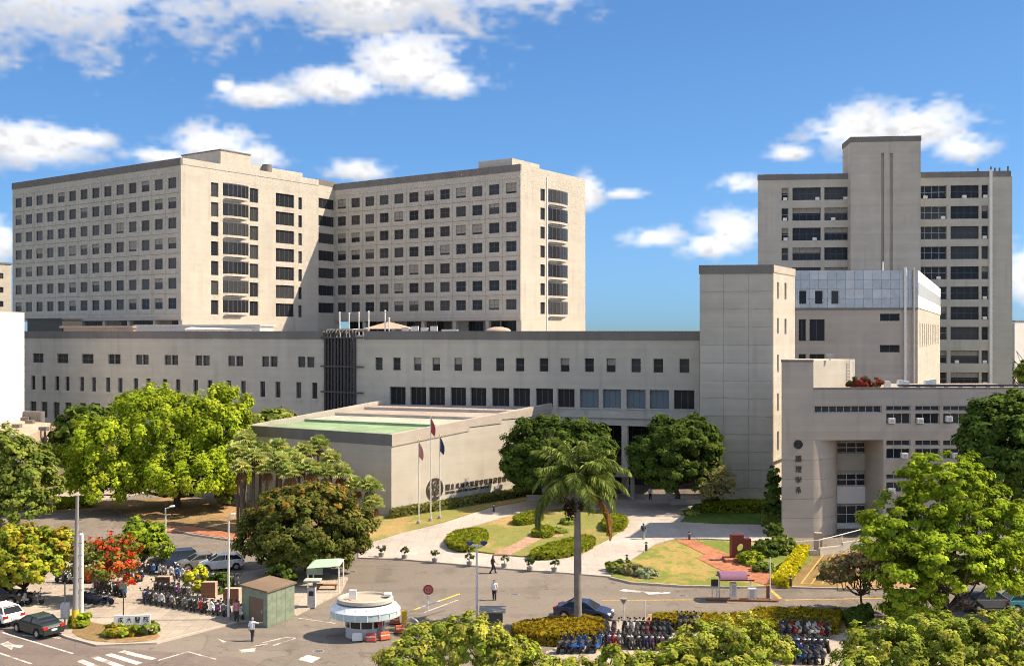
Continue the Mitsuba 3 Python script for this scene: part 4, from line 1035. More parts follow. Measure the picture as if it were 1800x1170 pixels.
rng = np.random.default_rng(88)
P, O = puff_points([blob(545, 895, 84, 38, 99.5)], 0.55, rng, 0.6)
k = P[:, 2] > at(0, 912, 99)[2]
add(f"{t}__new_leaves", leaf_ply(*leaves(P[k], O[k], 26, 0.55, 0.3, RUSTY_TOP, rng)))
tree("ball_tree", "dark round clipped tree left of the entrance, behind the royal palm", g3(985, 893), [blob(985, 808, 92, 66, 136.5, 80), blob(930, 815, 45, 48, 136), blob(1040, 800, 45, 46, 136.5)], 0.85, 84, 0.25, DEEP, 9, 0.35, density=1.25)
tree("ball_tree", "dark round clipped tree right of the entrance, beside the stair tower", g3(1190, 893), [blob(1190, 808, 76, 66, 134.5, 66), blob(1225, 800, 44, 58, 134), blob(1145, 815, 38, 46, 134.5)], 0.85, 84, 0.25, DEEP, 10, 0.35, density=1.25)
tree("slender_tree", "thin sparse yellowish tree in front of the stair tower", g3(1263, 902), [blob(1262, 850, 30, 38, 130), blob(1250, 865, 25, 24, 130), blob(1275, 862, 22, 24, 130)], 0.55, 7, 0.22, [(0.22, 0.22, 0.07), (0.16, 0.18, 0.05), (0.25, 0.2, 0.09)], 11, 0.08, inner=0.5, limbs=14, density=0.9)
tree("conifer", "dark upright conifer at the left corner of the front block", g3(1360, 930), [blob(1360, 905, 17, 24, 123), blob(1360, 875, 13, 28, 123), blob(1361, 845, 8, 22, 123)], 0.45, 36, 0.26, DEEP, 12, 0.12)
tree("leafy_tree", "large fresh green tree at right with a broad uneven crown", g3(1655, 1105), [blob(1660, 860, 75, 58, 82), blob(1600, 925, 70, 60, 81), blob(1720, 930, 75, 70, 82), blob(1660, 985, 85, 60, 80), blob(1590, 1010, 50, 50, 79), blob(1790, 960, 60, 75, 83), blob(1740, 1010, 60, 50, 80), blob(1540, 960, 34, 34, 80), blob(1605, 1060, 45, 34, 79)],
     0.7, 78, 0.2, FRESH, 13, 0.3, density=0.85, fork=0.3, flat=0.6, limbs=14)
tree("dense_tree", "dense dark green tree at the right edge over the front block", g3(1775, 985), [blob(1770, 790, 85, 72, 104), blob(1740, 760, 50, 48, 104), blob(1800, 830, 70, 60, 104), blob(1790, 735, 50, 40, 105)], 0.85, 70, 0.29, DEEP + OLIVE[2:3], 14, 0.35, density=1.2)
tree("bare_tree", "thin brownish half bare tree beside the side yard", g3(1514, 1076), [blob(1500, 1000, 42, 26, 86), blob(1535, 985, 36, 22, 86), blob(1470, 1010, 30, 20, 86), blob(1540, 1015, 30, 20, 86)], 0.5, 11, 0.22, BROWN, 15, 0.09, inner=0.5, limbs=18)
tree("near_tree", "nearest bushy green tree at bottom centre below the gate kiosk", (*at(820, 588, 61)[:2], 0), [blob(760, 1140, 60, 36, 61), blob(830, 1130, 60, 42, 61), blob(890, 1160, 60, 34, 61), blob(720, 1165, 50, 30, 60), blob(940, 1185, 50, 22, 61)], 0.46, 66, 0.14, NEAR, 16, 0.14, fork=0.2)
tree("near_tree", "bushy green tree at the bottom edge below the lane booths", (*at(1290, 588, 62)[:2], 0), [blob(1240, 1140, 50, 36, 62), blob(1310, 1130, 55, 38, 62), blob(1355, 1155, 45, 34, 62), blob(1200, 1165, 50, 30, 61), blob(1290, 1175, 70, 30, 61)], 0.46, 66, 0.14, NEAR, 17, 0.14, fork=0.2)
tree("near_tree", "olive bushy tree in the bottom right corner below the large tree", (*at(1600, 588, 62)[:2], 0), [blob(1560, 1140, 70, 36, 62), blob(1650, 1125, 65, 40, 63), blob(1730, 1135, 70, 42, 62), blob(1800, 1115, 60, 36, 63), blob(1510, 1175, 55, 24, 61), blob(1690, 1175, 120, 24, 61)], 0.48, 66, 0.145, NEAR[:4] + OLIVE[:2], 18, 0.16, fork=0.2)
tree("near_tree", "small treetop at the bottom edge between the scooter rows", (*at(1060, 588, 60)[:2], 0), [blob(1075, 1165, 30, 22, 60), blob(1140, 1180, 40, 22, 60), blob(1020, 1185, 40, 18, 60)], 0.42, 60, 0.15, NEAR, 19, 0.1, fork=0.2)
tree("far_tree", "far green treetop at the right edge beyond the slab tower", g3(1800, 700), [blob(1800, 662, 14, 22, 300)], 1.3, 40, 0.7, OLIVE, 20, 0.4)
tree("bougainvillea", "red flowering bush on the roof of the front block", (*f0.pt(f0.a(1540), 3.0), zr - 0.4), [((*f0.pt(f0.a(1535), 2.4), zr + 0.5), (2.0, 1.2, 0.7))], 0.4, 40, 0.17, [(0.16, 0.02, 0.02), (0.25, 0.03, 0.03), (0.05, 0.06, 0.02), (0.04, 0.05, 0.02)], 21, 0.06, cat="shrub")


def hedge(name, label, poly, h, palette, seed, leaf=0.22, n=60, z0=0.0, group=None):
    """clipped hedge: a twiggy core clad in leaf cards"""
    rng = np.random.default_rng(seed)
    pg = Polygon([tuple(p) for p in poly]).buffer(0)
    core = prism(pg.buffer(-0.18) if pg.buffer(-0.18).area > 0.1 else pg, z0 - 0.1, z0 + h - 0.15)
    x0, y0, x1, y1 = pg.bounds
    npt = int(pg.area * n)
    P = np.column_stack([rng.uniform(x0, x1, npt * 3), rng.uniform(y0, y1, npt * 3)])
    from shapely import contains_xy
    P = P[contains_xy(pg, P[:, 0], P[:, 1])][:npt]
    top = np.column_stack([P, z0 + h + 0.18 * (meshkit.noise(np.column_stack([P * 0.9, P[:, 0] * 0])) - 0.6) + rng.normal(0, 0.04, len(P))])
    L = pg.exterior.length; ns = int(L * h * n * 0.8)
    s = rng.uniform(0, L, ns)
    E = np.array([pg.exterior.interpolate(q).coords[0] for q in s])
    side = np.column_stack([E, z0 + rng.uniform(0, h, ns)])
    cen = np.array(pg.centroid.coords[0])
    so = np.column_stack([E - cen, np.zeros(ns)]); so /= np.linalg.norm(so, axis=1, keepdims=True) + 1e-9
    C = np.vstack([top, side]); O = np.vstack([np.tile([0, 0, 1.0], (len(top), 1)), so])
    v, f, c = leaves(C, O, 2, 0.12, leaf, palette, rng, up=0.2, rand=1.0)
    k = add(name, leaf_ply(np.vstack([v, core.vertices]), np.vstack([f, core.faces + len(v)]), np.vstack([c, np.tile([[0.03, 0.035, 0.012]], (len(core.vertices), 1))])))
    return tag(k, label, "hedge", group)


GOLD = [(0.22, 0.155, 0.012), (0.18, 0.15, 0.012), (0.25, 0.15, 0.015), (0.13, 0.125, 0.014)]
LIME = [(0.17, 0.19, 0.015), (0.13, 0.165, 0.015), (0.2, 0.2, 0.02), (0.1, 0.14, 0.015)]
VIVID = [(0.4, 0.37, 0.015), (0.34, 0.34, 0.015), (0.44, 0.38, 0.02)]
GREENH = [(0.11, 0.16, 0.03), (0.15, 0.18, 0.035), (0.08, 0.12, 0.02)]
gp = lambda px, h: chaikin([G(x, y, h) for x, y in px], 2)
hedge("hedge", "golden clipped hedge round the foot of the royal palm", gp([(893, 1106), (925, 1094), (985, 1088), (1050, 1088), (1066, 1098), (1052, 1116), (1000, 1124), (930, 1118)], 0.8), 0.8, GOLD, 31)
hedge("hedge", "long golden hedge beside the road above the bottom scooters", [G(x, y, 0.8) for x, y in [(1148, 1092), (1150, 1083), (1312, 1082), (1335, 1073), (1478, 1075), (1470, 1104), (1310, 1104), (1220, 1100)]], 0.8, GOLD + LIME[:1], 32)
hedge("hedge", "short dark green hedge around the thin brownish tree trunk", [G(x, y, 0.9) for x, y in [(1484, 1078), (1528, 1065), (1534, 1080), (1495, 1094)]], 0.9, DEEP, 33)
hedge("hedge", "vivid yellow hedge strip beside the side yard", [G(x, y, 0.9) for x, y in [(1358, 1020), (1404, 963), (1422, 963), (1384, 1022)]], 0.9, VIVID, 34)
hedge("hedge", "rounded yellow green hedge at the left end of the garden island", gp([(780, 955), (800, 938), (838, 934), (860, 940), (848, 960), (812, 968)], 0.8), 0.6, LIME, 35, z0=0.27)
hedge("hedge", "curved yellow green hedge along the near side of the garden island", gp([(922, 980), (960, 962), (1030, 945), (1050, 952), (1030, 968), (975, 980)], 0.7), 0.5, LIME, 36, z0=0.27)
hedge("hedge", "low yellow green hedge at the rear of the garden island", gp([(898, 918), (915, 908), (952, 902), (956, 912), (920, 921)], 0.9), 0.7, LIME, 37, z0=0.27)
hedge("hedge", "yellow green hedge at the right end of the garden island", gp([(1058, 932), (1062, 912), (1090, 910), (1104, 918), (1092, 930)], 0.9), 0.8, LIME, 38, z0=0.27)
hedge("hedge", "small yellow green mound at the middle of the garden island", gp([(930, 940), (950, 928), (975, 930), (970, 942)], 0.9), 0.6, LIME, 39, z0=0.27)
hedge("hedge", "dusty green hedge along the foot of the cream auditorium wall", [fB.pt(-0.2, -0.2), fB.pt(26, -0.2), fB.pt(26, -1.5), fB.pt(-1.4, -1.5)], 1.15, [(0.16, 0.17, 0.05), (0.2, 0.19, 0.06), (0.12, 0.14, 0.04)], 40)
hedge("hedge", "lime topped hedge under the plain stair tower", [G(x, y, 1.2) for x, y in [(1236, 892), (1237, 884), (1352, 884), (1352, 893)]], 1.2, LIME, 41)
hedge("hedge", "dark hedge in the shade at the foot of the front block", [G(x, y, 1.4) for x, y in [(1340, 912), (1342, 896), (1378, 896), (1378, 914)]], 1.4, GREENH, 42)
hedge("hedge", "low hedge by the road at the left edge under the bright tree", [G(x, y, 1) for x, y in [(96, 890), (98, 880), (158, 876), (160, 886)]], 1.0, LIME, 43)
for i, (x, y, r, h, pal, lab) in enumerate([
        (1090, 1012, 1.6, 1.0, OLIVE, "gray green shrubs at the near left tip of the lawn"), (1112, 1016, 1.5, 0.9, [(0.2, 0.17, 0.09), (0.14, 0.14, 0.05)], "brownish shrubs at the tip of the triangular lawn"),
        (1138, 1022, 1.3, 0.8, [(0.22, 0.25, 0.16), (0.16, 0.2, 0.1)], "pale gray green shrub near the tip of the lawn"), (1320, 1000, 1.5, 1.3, FRESH, "green shrub beside the red path below the sculpture"),
        (1345, 985, 1.6, 1.6, DEEP, "dark shrub right of the square sculpture"), (1375, 980, 1.7, 1.6, GREENH, "green shrub before the ramp wall"), (1340, 1012, 1.3, 0.9, OLIVE, "olive shrub at the right end of the red path"),
        (1385, 1012, 1.2, 0.7, OLIVE, "low shrub beside the vivid yellow hedge"), (1360, 960, 1.3, 2.0, DEEP, "dark upright shrub at the foot of the front block"),
        (225, 1122, 1.3, 1.0, YELLOW, "yellowish shrub below the hospital name board"), (207, 1124, 1.2, 0.9, YELLOW[1:], "leafy shrub at the left foot of the hospital name board"), (262, 1122, 0.8, 1.0, OLIVE, "thin shrub right of the hospital name board"),
        (140, 1108, 1.0, 1.0, FRESH, "green shrub at the foot of the utility poles"), (345, 1045, 1.15, 2.1, [(0.42, 0.42, 0.03), (0.33, 0.36, 0.03)], "round yellow potted shrub among the scooters"),
        (386, 1048, 1.2, 1.6, DEEP, "dark green round shrub left of the green shed"), (497, 1038, 1.4, 2.2, DEEP[1:], "dark green round shrub behind the green shed"), (1000, 930, 1.2, 0.9, OLIVE, "small shrub at the centre of the garden island"),
        (978, 945, 1.4, 0.6, OLIVE, "low shrub near the middle of the garden island"), (1235, 905, 1.6, 0.8, GREENH, "low leafy shrub at the left end of the entrance lawn"), (1215, 912, 1.3, 0.6, OLIVE, "low shrub at the tip of the entrance lawn"),
        (395, 895, 1.4, 2.6, OLIVE, "small sapling under the bright tree"), (1470, 1025, 1.6, 1.2, BROWN, "brown dry shrub in the side yard")]):
    b = g3(x, y)
    tree("shrub", lab, b, [((b[0], b[1], h * 0.55), (r * 0.8, r * 0.8, h * 0.5))], 0.3, 26, 0.2, pal, 100 + i, 0.04, cat="shrub", limbs=3)
PAV = (0, 0)


def frond_palm(label, base, top, seed):
    rng = np.random.default_rng(seed)
    t = thing("royal_palm", label, "palm tree")
    b, c = np.array([base[0], base[1], 0.0]), np.asarray(top, float)
    zs_ = np.linspace(0, 1, 14)
    obj(f"{t}__trunk", tube(b + (c - b - [0, 0, 2.0]) * zs_[:, None], 0.29 - 0.06 * zs_ + 0.08 * np.exp(-zs_ * 12) + 0.03 * np.sin(zs_ * 3.1), 12), "m_palm_bark", True)
    obj(f"{t}__crownshaft", tube([c - [0, 0, 2.05], c - [0, 0, 1.2], c - [0, 0, 0.2], c + [0, 0, 0.4]], [0.22, 0.26, 0.2, 0.1], 12), "m_shed_green", True)

    def frond(az, elev, L, droop, pal, key, dead=False):
        n = 26
        s = np.linspace(0, 1, n)
        ang = elev - droop * s ** 1.3
        step = L / (n - 1)
        r = np.concatenate([[0], np.cumsum(np.cos(ang[:-1]) * step)]); z = np.concatenate([[0], np.cumsum(np.sin(ang[:-1]) * step)])
        h = np.array([math.cos(az), math.sin(az), 0]); sd = np.array([-math.sin(az), math.cos(az), 0])
        p = c + h * r[:, None] + np.array([0, 0, 1.0]) * z[:, None] + np.array([0, 0, -0.1])
        rib = tube(p, np.linspace(0.045, 0.01, n), 5)
        V, F, Cc = [rib.vertices], [rib.faces], [np.tile([[0.13, 0.14, 0.05]], (len(rib.vertices), 1))]
        o = len(rib.vertices)
        for i in range(3, n):
            tang = np.array([math.cos(ang[i]) * h[0], math.cos(ang[i]) * h[1], math.sin(ang[i])])
            l = (1.1 if not dead else 0.85) * (1.05 - abs(s[i] - 0.45) * 1.1)
            for sg in (-1, 1):
                for q in (0, 0.33, 0.67):
                    pp = p[i] - tang * step * q
                    d = sd * sg * (0.8 if not dead else 0.55) + tang * 0.55 + np.array([0, 0, -0.55 + rng.normal() * 0.3])
                    d /= np.linalg.norm(d); w = np.cross(d, [0.2, 0.1, 1.0]); w = w / np.linalg.norm(w) * (0.065 if not dead else 0.09)
                    tip = pp + d * l * rng.uniform(0.8, 1.1) + np.array([0, 0, -0.18 * l])
                    mid = pp + d * l * 0.5
                    V.append(np.array([pp, mid + w, tip, mid - w])); F.append(np.array([[0, 1, 2], [0, 2, 3]]) + o); o += 4
                    Cc.append(np.tile([np.array(pal[rng.integers(len(pal))]) * rng.uniform(0.8, 1.2)], (4, 1)))
        add(f"{t}__{key}", leaf_ply(np.vstack(V), np.vstack(F), np.vstack(Cc)))
    for i in range(28):
        frond(i * 2.39996, 1.55 - 1.6 * (i / 28), rng.uniform(3.9, 4.7), 1.1 + 0.8 * rng.random() + 0.3 * i / 28, [(0.16, 0.23, 0.045), (0.22, 0.29, 0.07), (0.11, 0.17, 0.03), (0.32, 0.35, 0.12)], "frond")
    for az in (3.1, 3.5, 2.7, 2.9, 3.3): frond(az, -0.1, 5.4, 1.75, [(0.22, 0.25, 0.1), (0.16, 0.19, 0.06)], "frond")
    for az in (0.05, 0.35, -0.3, 0.15, -0.1): frond(az, -0.5, 5.3, 1.25, [(0.36, 0.2, 0.06), (0.28, 0.14, 0.05), (0.42, 0.26, 0.1)], "dead_frond", True)
    P_ = c + np.array([[-0.55, -0.1, -1.7], [-0.7, 0.1, -2.1], [-0.5, 0, -2.4], [0.3, -0.2, -1.8]])
    add(f"{t}__seed_cluster", leaf_ply(*leaves(P_, np.tile([[0, 0, -1.0]], (4, 1)), 150, 0.62, 0.13, [(0.04, 0.03, 0.02), (0.07, 0.05, 0.03)], rng, flat=1.2)))


pb = G(1016, 1104, 0.2)
frond_palm("tall royal palm with a smooth gray trunk rising from the golden hedge", pb, (pb[0] - 0.05, pb[1], at(1015, 848, pb[1])[2]), 51)


def fan_palm(label, base, H, seed, skirt=True):
    rng = np.random.default_rng(seed)
    t = thing("fan_palm", label, "palm tree", "fan palms beside the auditorium")
    b = np.array([base[0], base[1], 0.0]); c = b + [rng.normal() * 0.15, rng.normal() * 0.15, H]
    s = np.linspace(0, 1, 8)
    obj(f"{t}__trunk", tube(b + (c - b) * s[:, None], 0.2 - 0.03 * s, 9), "m_bark", True)
    V, F, Cc, o = [], [], [], 0
    V2, F2, C2, o2 = [], [], [], 0
    for i in range(34 if skirt else 26):
        dead = i >= 30
        az = i * 2.39996; el = 1.4 - 1.55 * (i / 30) if not dead else -1.0 - 0.4 * rng.random()
        h = np.array([math.cos(az) * math.cos(el), math.sin(az) * math.cos(el), math.sin(el)])
        sd = np.array([-math.sin(az), math.cos(az), 0]); up = np.cross(h, sd)
        q = c + h * rng.uniform(0.6, 1.0)
        n = 11; R_ = rng.uniform(0.65, 0.92)
        pal = [(0.5, 0.56, 0.18), (0.3, 0.38, 0.1), (0.6, 0.6, 0.22)] if not dead else [(0.25, 0.14, 0.06), (0.3, 0.19, 0.09)]
        vs_, cs_ = [q - h * 0.05], []
        for j in range(n):
            th = -1.9 + 3.8 * j / (n - 1)
            d = h * math.cos(th) + sd * math.sin(th)
            mid = q + d * R_ * 0.6 + up * 0.02; tip = q + d * R_ + np.array([0, 0, -0.35 * R_])
            w = np.cross(d, up); w = w / (np.linalg.norm(w) + 1e-9) * 0.085
            vs_ += [mid + w, tip, mid - w]
        fs = [[0, 1 + 3 * j, 2 + 3 * j] for j in range(n)] + [[0, 2 + 3 * j, 3 + 3 * j] for j in range(n)]
        col = np.tile([np.array(pal[rng.integers(len(pal))]) * rng.uniform(0.8, 1.25)], (len(vs_), 1))
        if dead: V2.append(vs_); F2.append(np.array(fs) + o2); C2.append(col); o2 += len(vs_)
        else: V.append(vs_); F.append(np.array(fs) + o); Cc.append(col); o += len(vs_)
    add(f"{t}__crown", leaf_ply(np.vstack(V), np.vstack(F), np.vstack(Cc)))
    if V2: add(f"{t}__dead_leaves", leaf_ply(np.vstack(V2), np.vstack(F2), np.vstack(C2)))


for i, (x, y, Y) in enumerate([(430, 780, 124), (455, 800, 123), (485, 795, 125), (512, 812, 123), (535, 800, 126), (560, 790, 127), (580, 815, 124), (545, 830, 121), (470, 830, 121), (425, 830, 120), (603, 838, 123), (628, 862, 122), (652, 862, 121), (655, 892, 120), (505, 838, 120), (445, 812, 121), (418, 800, 122), (495, 818, 121), (570, 838, 122), (528, 822, 122)]):
    p = at(x, y, Y)
    fan_palm(["fan palm at the left end of the clump under the bright tree", "fan palm, second from the left in the clump"][i] if i < 2 else
             (f"pale fan palm, {['third', 'fourth', 'fifth', 'sixth', 'seventh', 'eighth', 'ninth', 'tenth'][i - 2]} from the left in the clump before the gray auditorium wall" if i < 10 else ["highest low fan palm right of the clump, against the gray wall", "second fan palm stepping down to the right of the clump", "third fan palm stepping down toward the auditorium corner", "lowest rightmost fan palm by the auditorium corner"][i - 10] if i < 14 else ["fan palm in front of the middle of the clump, just above the round dark tree", "fan palm in the lower left of the clump, before the second one", "leftmost low fan palm touching the bright tree", "low fan palm between the left and the middle of the clump", "low fan palm at the right foot of the clump", "fan palm in the very middle of the clump"][i - 14]), p[:2], p[2], 200 + i)

# ------------------------------------------------------------------ cars
CARM = {}


def car_meshes(kind):
    if kind in CARM: return CARM[kind]
    if kind == "sedan": L, H, W = 4.6, 1.45, 1.78; prof = [(-2.3, .35), (-2.28, .8), (-2.1, .98), (-1.45, 1.02), (0.75, 1.0), (1.6, .9), (2.15, .74), (2.3, .55), (2.28, .3)]; gh = [(-1.65, 1.0), (-0.95, 1.42), (0.25, 1.44), (1.15, .97)]
    elif kind == "hatch": L, H, W = 4.2, 1.5, 1.76; prof = [(-2.1, .35), (-2.12, .85), (-2.0, 1.02), (-1.6, 1.04), (0.8, 1.02), (1.55, .93), (2.0, .76), (2.1, .5), (2.08, .3)]; gh = [(-2.0, 1.02), (-1.5, 1.48), (0.2, 1.52), (1.15, 1.0)]
    else: L, H, W = 4.6, 1.72, 1.85; prof = [(-2.25, .42), (-2.28, .95), (-2.2, 1.12), (-1.7, 1.14), (0.85, 1.12), (1.7, 1.03), (2.2, .88), (2.3, .6), (2.25, .38)]; gh = [(-2.2, 1.12), (-1.85, 1.68), (0.3, 1.74), (1.2, 1.1)]
    r = 0.33 if kind != "suv" else 0.37
    wx = (-1.38, 1.4)
    pg = Polygon(prof).buffer(-0.06).buffer(0.06, quad_segs=4)
    arch = unary_union([Point(x, r).buffer(r + 0.06, 10) for x in wx])
    pg_side = pg.difference(arch)
    ms = []
    hw = W / 2
    for y0, y1, g, in ((-hw, -hw + 0.08, pg_side.buffer(-0.05)), (-hw + 0.08, -hw + 0.3, pg_side), (-hw + 0.3, hw - 0.3, pg), (hw - 0.3, hw - 0.08, pg_side), (hw - 0.08, hw, pg_side.buffer(-0.05))):
        ms.append(plate(g, y0, y1))
    ms += [box(wx[0] + 0.5, wx[1] - 0.5, -hw - 0.015, hw + 0.015, 0.26, 0.36)]
    body = cat_(ms)

    def shell(pts, w0, w1, z0):
        n = len(pts); z_ = np.array([p[1] for p in pts]); zt_ = z_.max()
        w = np.where(z_ > z0 + 0.2, w1, w0)
        v = np.vstack([[(p[0], -w[i], p[1]) for i, p in enumerate(pts)], [(p[0], w[i], p[1]) for i, p in enumerate(pts)]])
        m = trimesh.convex.convex_hull(v)
        return m
    glass = shell(gh, hw - 0.12, hw - 0.27, gh[0][1])
    (b0, _), (b1, zt1), (b2, zt2), (b3, _) = gh
    roof = trimesh.convex.convex_hull(np.array([[b1 + 0.05, s * (hw - 0.25), zt1 + 0.005] for s in (-1, 1)] + [[b2 + 0.03, s * (hw - 0.25), zt2 + 0.005] for s in (-1, 1)] + [[b1 + 0.2, s * (hw - 0.4), zt1 + 0.05] for s in (-1, 1)] + [[b2 - 0.15, s * (hw - 0.4), zt2 + 0.045] for s in (-1, 1)] + [[b1 - 0.08, s * (hw - 0.24), zt1 - 0.06] for s in (-1, 1)] + [[b2 + 0.12, s * (hw - 0.24), zt2 - 0.06] for s in (-1, 1)]))
    pil = []
    for s in (-1, 1):
        for (xa, za), (xb, zb) in ((gh[0], gh[1]), (gh[3], gh[2]), ((-0.35, gh[0][1]), (-0.4, (zt1 + zt2) / 2))):
            pil.append(tube([(xa, s * (hw - 0.115), za), (xb, s * (hw - 0.255), zb)], 0.05, 6))
    tyre = tube([(0, -0.11, 0), (0, 0.11, 0)], r, 20)
    hub = tube([(0, -0.12, 0), (0, 0.12, 0)], r * 0.62, 14)
    fx, rx_ = prof[-2][0], prof[1][0]
    out = dict(body=body, glass=glass, roof=cat_([roof] + pil), tyre=tyre, hub=hub, wx=wx, hw=hw, r=r,
               head=[box(fx - 0.28, fx + 0.01, s * (hw - 0.33) - 0.2, s * (hw - 0.33) + 0.2, 0.6, 0.74) for s in (-1, 1)],
               tail=[box(rx_ - 0.03, rx_ + 0.15, s * (hw - 0.2) - 0.18, s * (hw - 0.2) + 0.18, 0.72, 0.92) for s in (-1, 1)],
               plate=box(rx_ - 0.035, rx_ + 0.1, -0.22, 0.22, 0.55, 0.7), bump=cat_([box(rx_ - 0.04, rx_ + 0.2, -hw + 0.1, hw - 0.1, 0.3, 0.42), box(fx - 0.2, fx + 0.03, -hw + 0.12, hw - 0.12, 0.28, 0.42)]))
    CARM[kind] = {k: (ply(v, "m_tyre", 35) if isinstance(v, trimesh.Trimesh) else [ply(q, "m_tail") for q in v] if isinstance(v, list) else v) for k, v in out.items()}
    return CARM[kind]


def car(kind, color, x, y, head, label, z=0.0):
    m = car_meshes(kind); t = thing("parked_car", label, "car")
    g_ = G(x, y, z); M = pose(g_[0], g_[1], z, head)
    b = "m_paint_" + color.replace(" ", "_")
    add(f"{t}__body", m["body"], M, b); add(f"{t}__window", m["glass"], M, "m_carglass"); add(f"{t}__roof", m["roof"], M, b)
    for x_ in m["wx"]:
        for s in (-1, 1):
            W_ = M @ pose(x_, s * (m["hw"] - 0.1), m["r"])
            w = add(f"{t}__wheel", m["tyre"], W_, "m_tyre"); add(f"{w}__hub", m["hub"], W_, "m_hub")
    for k in m["head"]: add(f"{t}__headlight", k, M, "m_lamp_glass")
    for k in m["tail"]: add(f"{t}__taillight", k, M, "m_tail")
    add(f"{t}__number_plate", m["plate"], M, "m_white"); add(f"{t}__bumper", m["bump"], M, "m_dark")


PI = math.pi
car("suv", "dark blue", 305, 1003, 0.55 + PI, "dark blue parked car under the left lamp post", 0.02)
car("sedan", "gray", 352, 1004, 0.55 + PI, "gray parked car between the dark blue and the white car", 0.02)
car("hatch", "white", 388, 1006, 0.35 + PI, "white parked car behind the scooters and the tall lamp post", 0.02)
car("hatch", "white", 0, 1098, -0.62 + PI, "white car at the left edge parked behind the dark green sedan", 0.02)
car("sedan", "dark green", 66, 1117, -0.62 + PI, "dark green sedan at the bottom left with red rear lights toward us", 0.02)
car("suv", "black", -8, 1068, 0.2, "black car at the left edge above the white car", 0.12)
car("sedan", "dark blue", 1026, 1092, -0.35, "dark blue sedan driving behind the royal palm", 0.02)
car("suv", "gray", 1738, 1078, 0.1, "dark gray car under the large tree at right", 0.02)
car("hatch", "teal", 1806, 1078, 0.1, "teal car cut by the right edge under the large tree", 0.02)
car("sedan", "silver", 122, 854, 0.15, "silver car in the shade far left beyond the hedge", 0.02)

# ------------------------------------------------------------------ scooters
SC = {}
SC["body"] = ply(tri(union([hull((-.78, 0, .72, .12), (-.12, 0, .62, .14), (-.55, 0, .42, .13), seg=8), hull((-.2, .13, .3, .05), (-.2, -.13, .3, .05), (.4, .13, .3, .05), (.4, -.13, .3, .05), seg=8),
                             hull((.38, .16, .36, .06), (.38, -.16, .36, .06), (.5, .12, .9, .06), (.5, -.12, .9, .06), seg=8), hull((.48, 0, .92, .11), (.4, 0, 1.0, .07), seg=8), hull((.5, 0, .5, .1), (.75, 0, .5, .08), (.45, 0, .42, .08), seg=8)])), "m_seat", 40)
SC["seat"] = ply(tri(hull((-.8, .05, .84, .09), (-.8, -.05, .84, .09), (-.1, .05, .79, .09), (-.1, -.05, .79, .09), seg=8)), "m_seat", 40)
SC["wheel"] = ply(tube([(0, -.06, 0), (0, .06, 0)], .24, 14), "m_tyre", 35)
SC["bar"] = ply(cat_([tube([(.38, -.34, 1.02), (.42, 0, 1.04), (.38, .34, 1.02)], .03, 6), tube([(.4, .25, 1.02), (.42, .32, 1.25)], .02, 5), tube([(.4, -.25, 1.02), (.42, -.32, 1.25)], .02, 5), box(.4, .43, .26, .4, 1.2, 1.32), box(.4, .43, -.4, -.26, 1.2, 1.32)]), "m_dark")
SC["lamp"] = ply(tri(hull((.6, .06, .92, .06), (.6, -.06, .92, .06), (.56, 0, .84, .06), seg=8)), "m_lamp_glass", 40)
ORD, NTH = {}, ["", "first", "second", "third", "fourth", "fifth", "sixth", "seventh", "eighth", "ninth", "tenth", "eleventh", "twelfth"]


def scooter(x, y, ang, color, where, z=0.12, lean=0.0):
    ORD[color, where] = ORD.get((color, where), 0) + 1
    lab = f"{NTH[ORD[color, where]]} {color} scooter from the left {where}"
    t = thing("scooter", lab, "scooter", f"scooters {where}")
    M = pose(x, y, z, ang) @ np.array(T4().rotate([1, 0, 0], 7 + lean).matrix).reshape(4, 4)
    b = "m_paint_" + color.replace(" ", "_")
    add(f"{t}__body", SC["body"], M, b); add(f"{t}__seat", SC["seat"], M, "m_seat")
    add(f"{t}__wheel", SC["wheel"], M @ pose(-.62, 0, .24), "m_tyre"); add(f"{t}__wheel", SC["wheel"], M @ pose(.66, 0, .24), "m_tyre")
    add(f"{t}__handlebar", SC["bar"], M, "m_dark"); add(f"{t}__headlight", SC["lamp"], M, "m_hub")


def scooter_row(x0, y0, x1, y1, n, ang, where, z=0.12):
    p, q = G(x0, y0, z), G(x1, y1, z)
    for i in range(n):
        if R.random() < 0.06: continue
        c = p + (q - p) * (i + R.uniform(-.15, .15)) / max(1, n - 1)
        scooter(c[0], c[1], ang + R.uniform(-.12, .12), R.choice(["black", "black", "black", "black", "white", "silver", "gray", "gray", "dark blue", "dark blue", "red", "blue", "purple", "dark green"]), where, z, R.uniform(-3, 3))


scooter_row(258, 1062, 425, 1090, 18, -1.35, "in the front row left of the green shed")
scooter_row(275, 1045, 345, 1056, 8, -1.35, "in the second row behind the front scooters")
scooter_row(252, 1010, 420, 1036, 17, -1.3, "in the row before the parked cars", 0.13)
scooter_row(168, 1042, 218, 1052, 7, -1.1, "under the flame tree")
scooter_row(152, 1062, 182, 1068, 4, 0.2, "parked alone beside the utility poles")
scooter_row(108, 1030, 165, 1028, 6, -0.6, "in the shade behind the utility poles")
scooter_row(222, 1030, 250, 1024, 4, -1.2, "right of the flame tree")
scooter_row(28, 1068, 62, 1066, 4, -0.4, "behind the dark green sedan")
scooter_row(1068, 1122, 1185, 1126, 13, 1.5, "in the upper row at the bottom centre")
scooter_row(1060, 1140, 1175, 1144, 12, -1.5, "in the lower row at the bottom centre")
scooter_row(1195, 1112, 1222, 1112, 4, 1.4, "under the right end of the golden hedge")
scooter_row(1372, 1122, 1462, 1126, 10, 1.5, "in the upper row at the bottom right")
scooter_row(1370, 1146, 1450, 1148, 9, -1.5, "in the lower row at the bottom right")
scooter_row(985, 1150, 1050, 1148, 6, 1.2, "below the golden hedge of the royal palm")
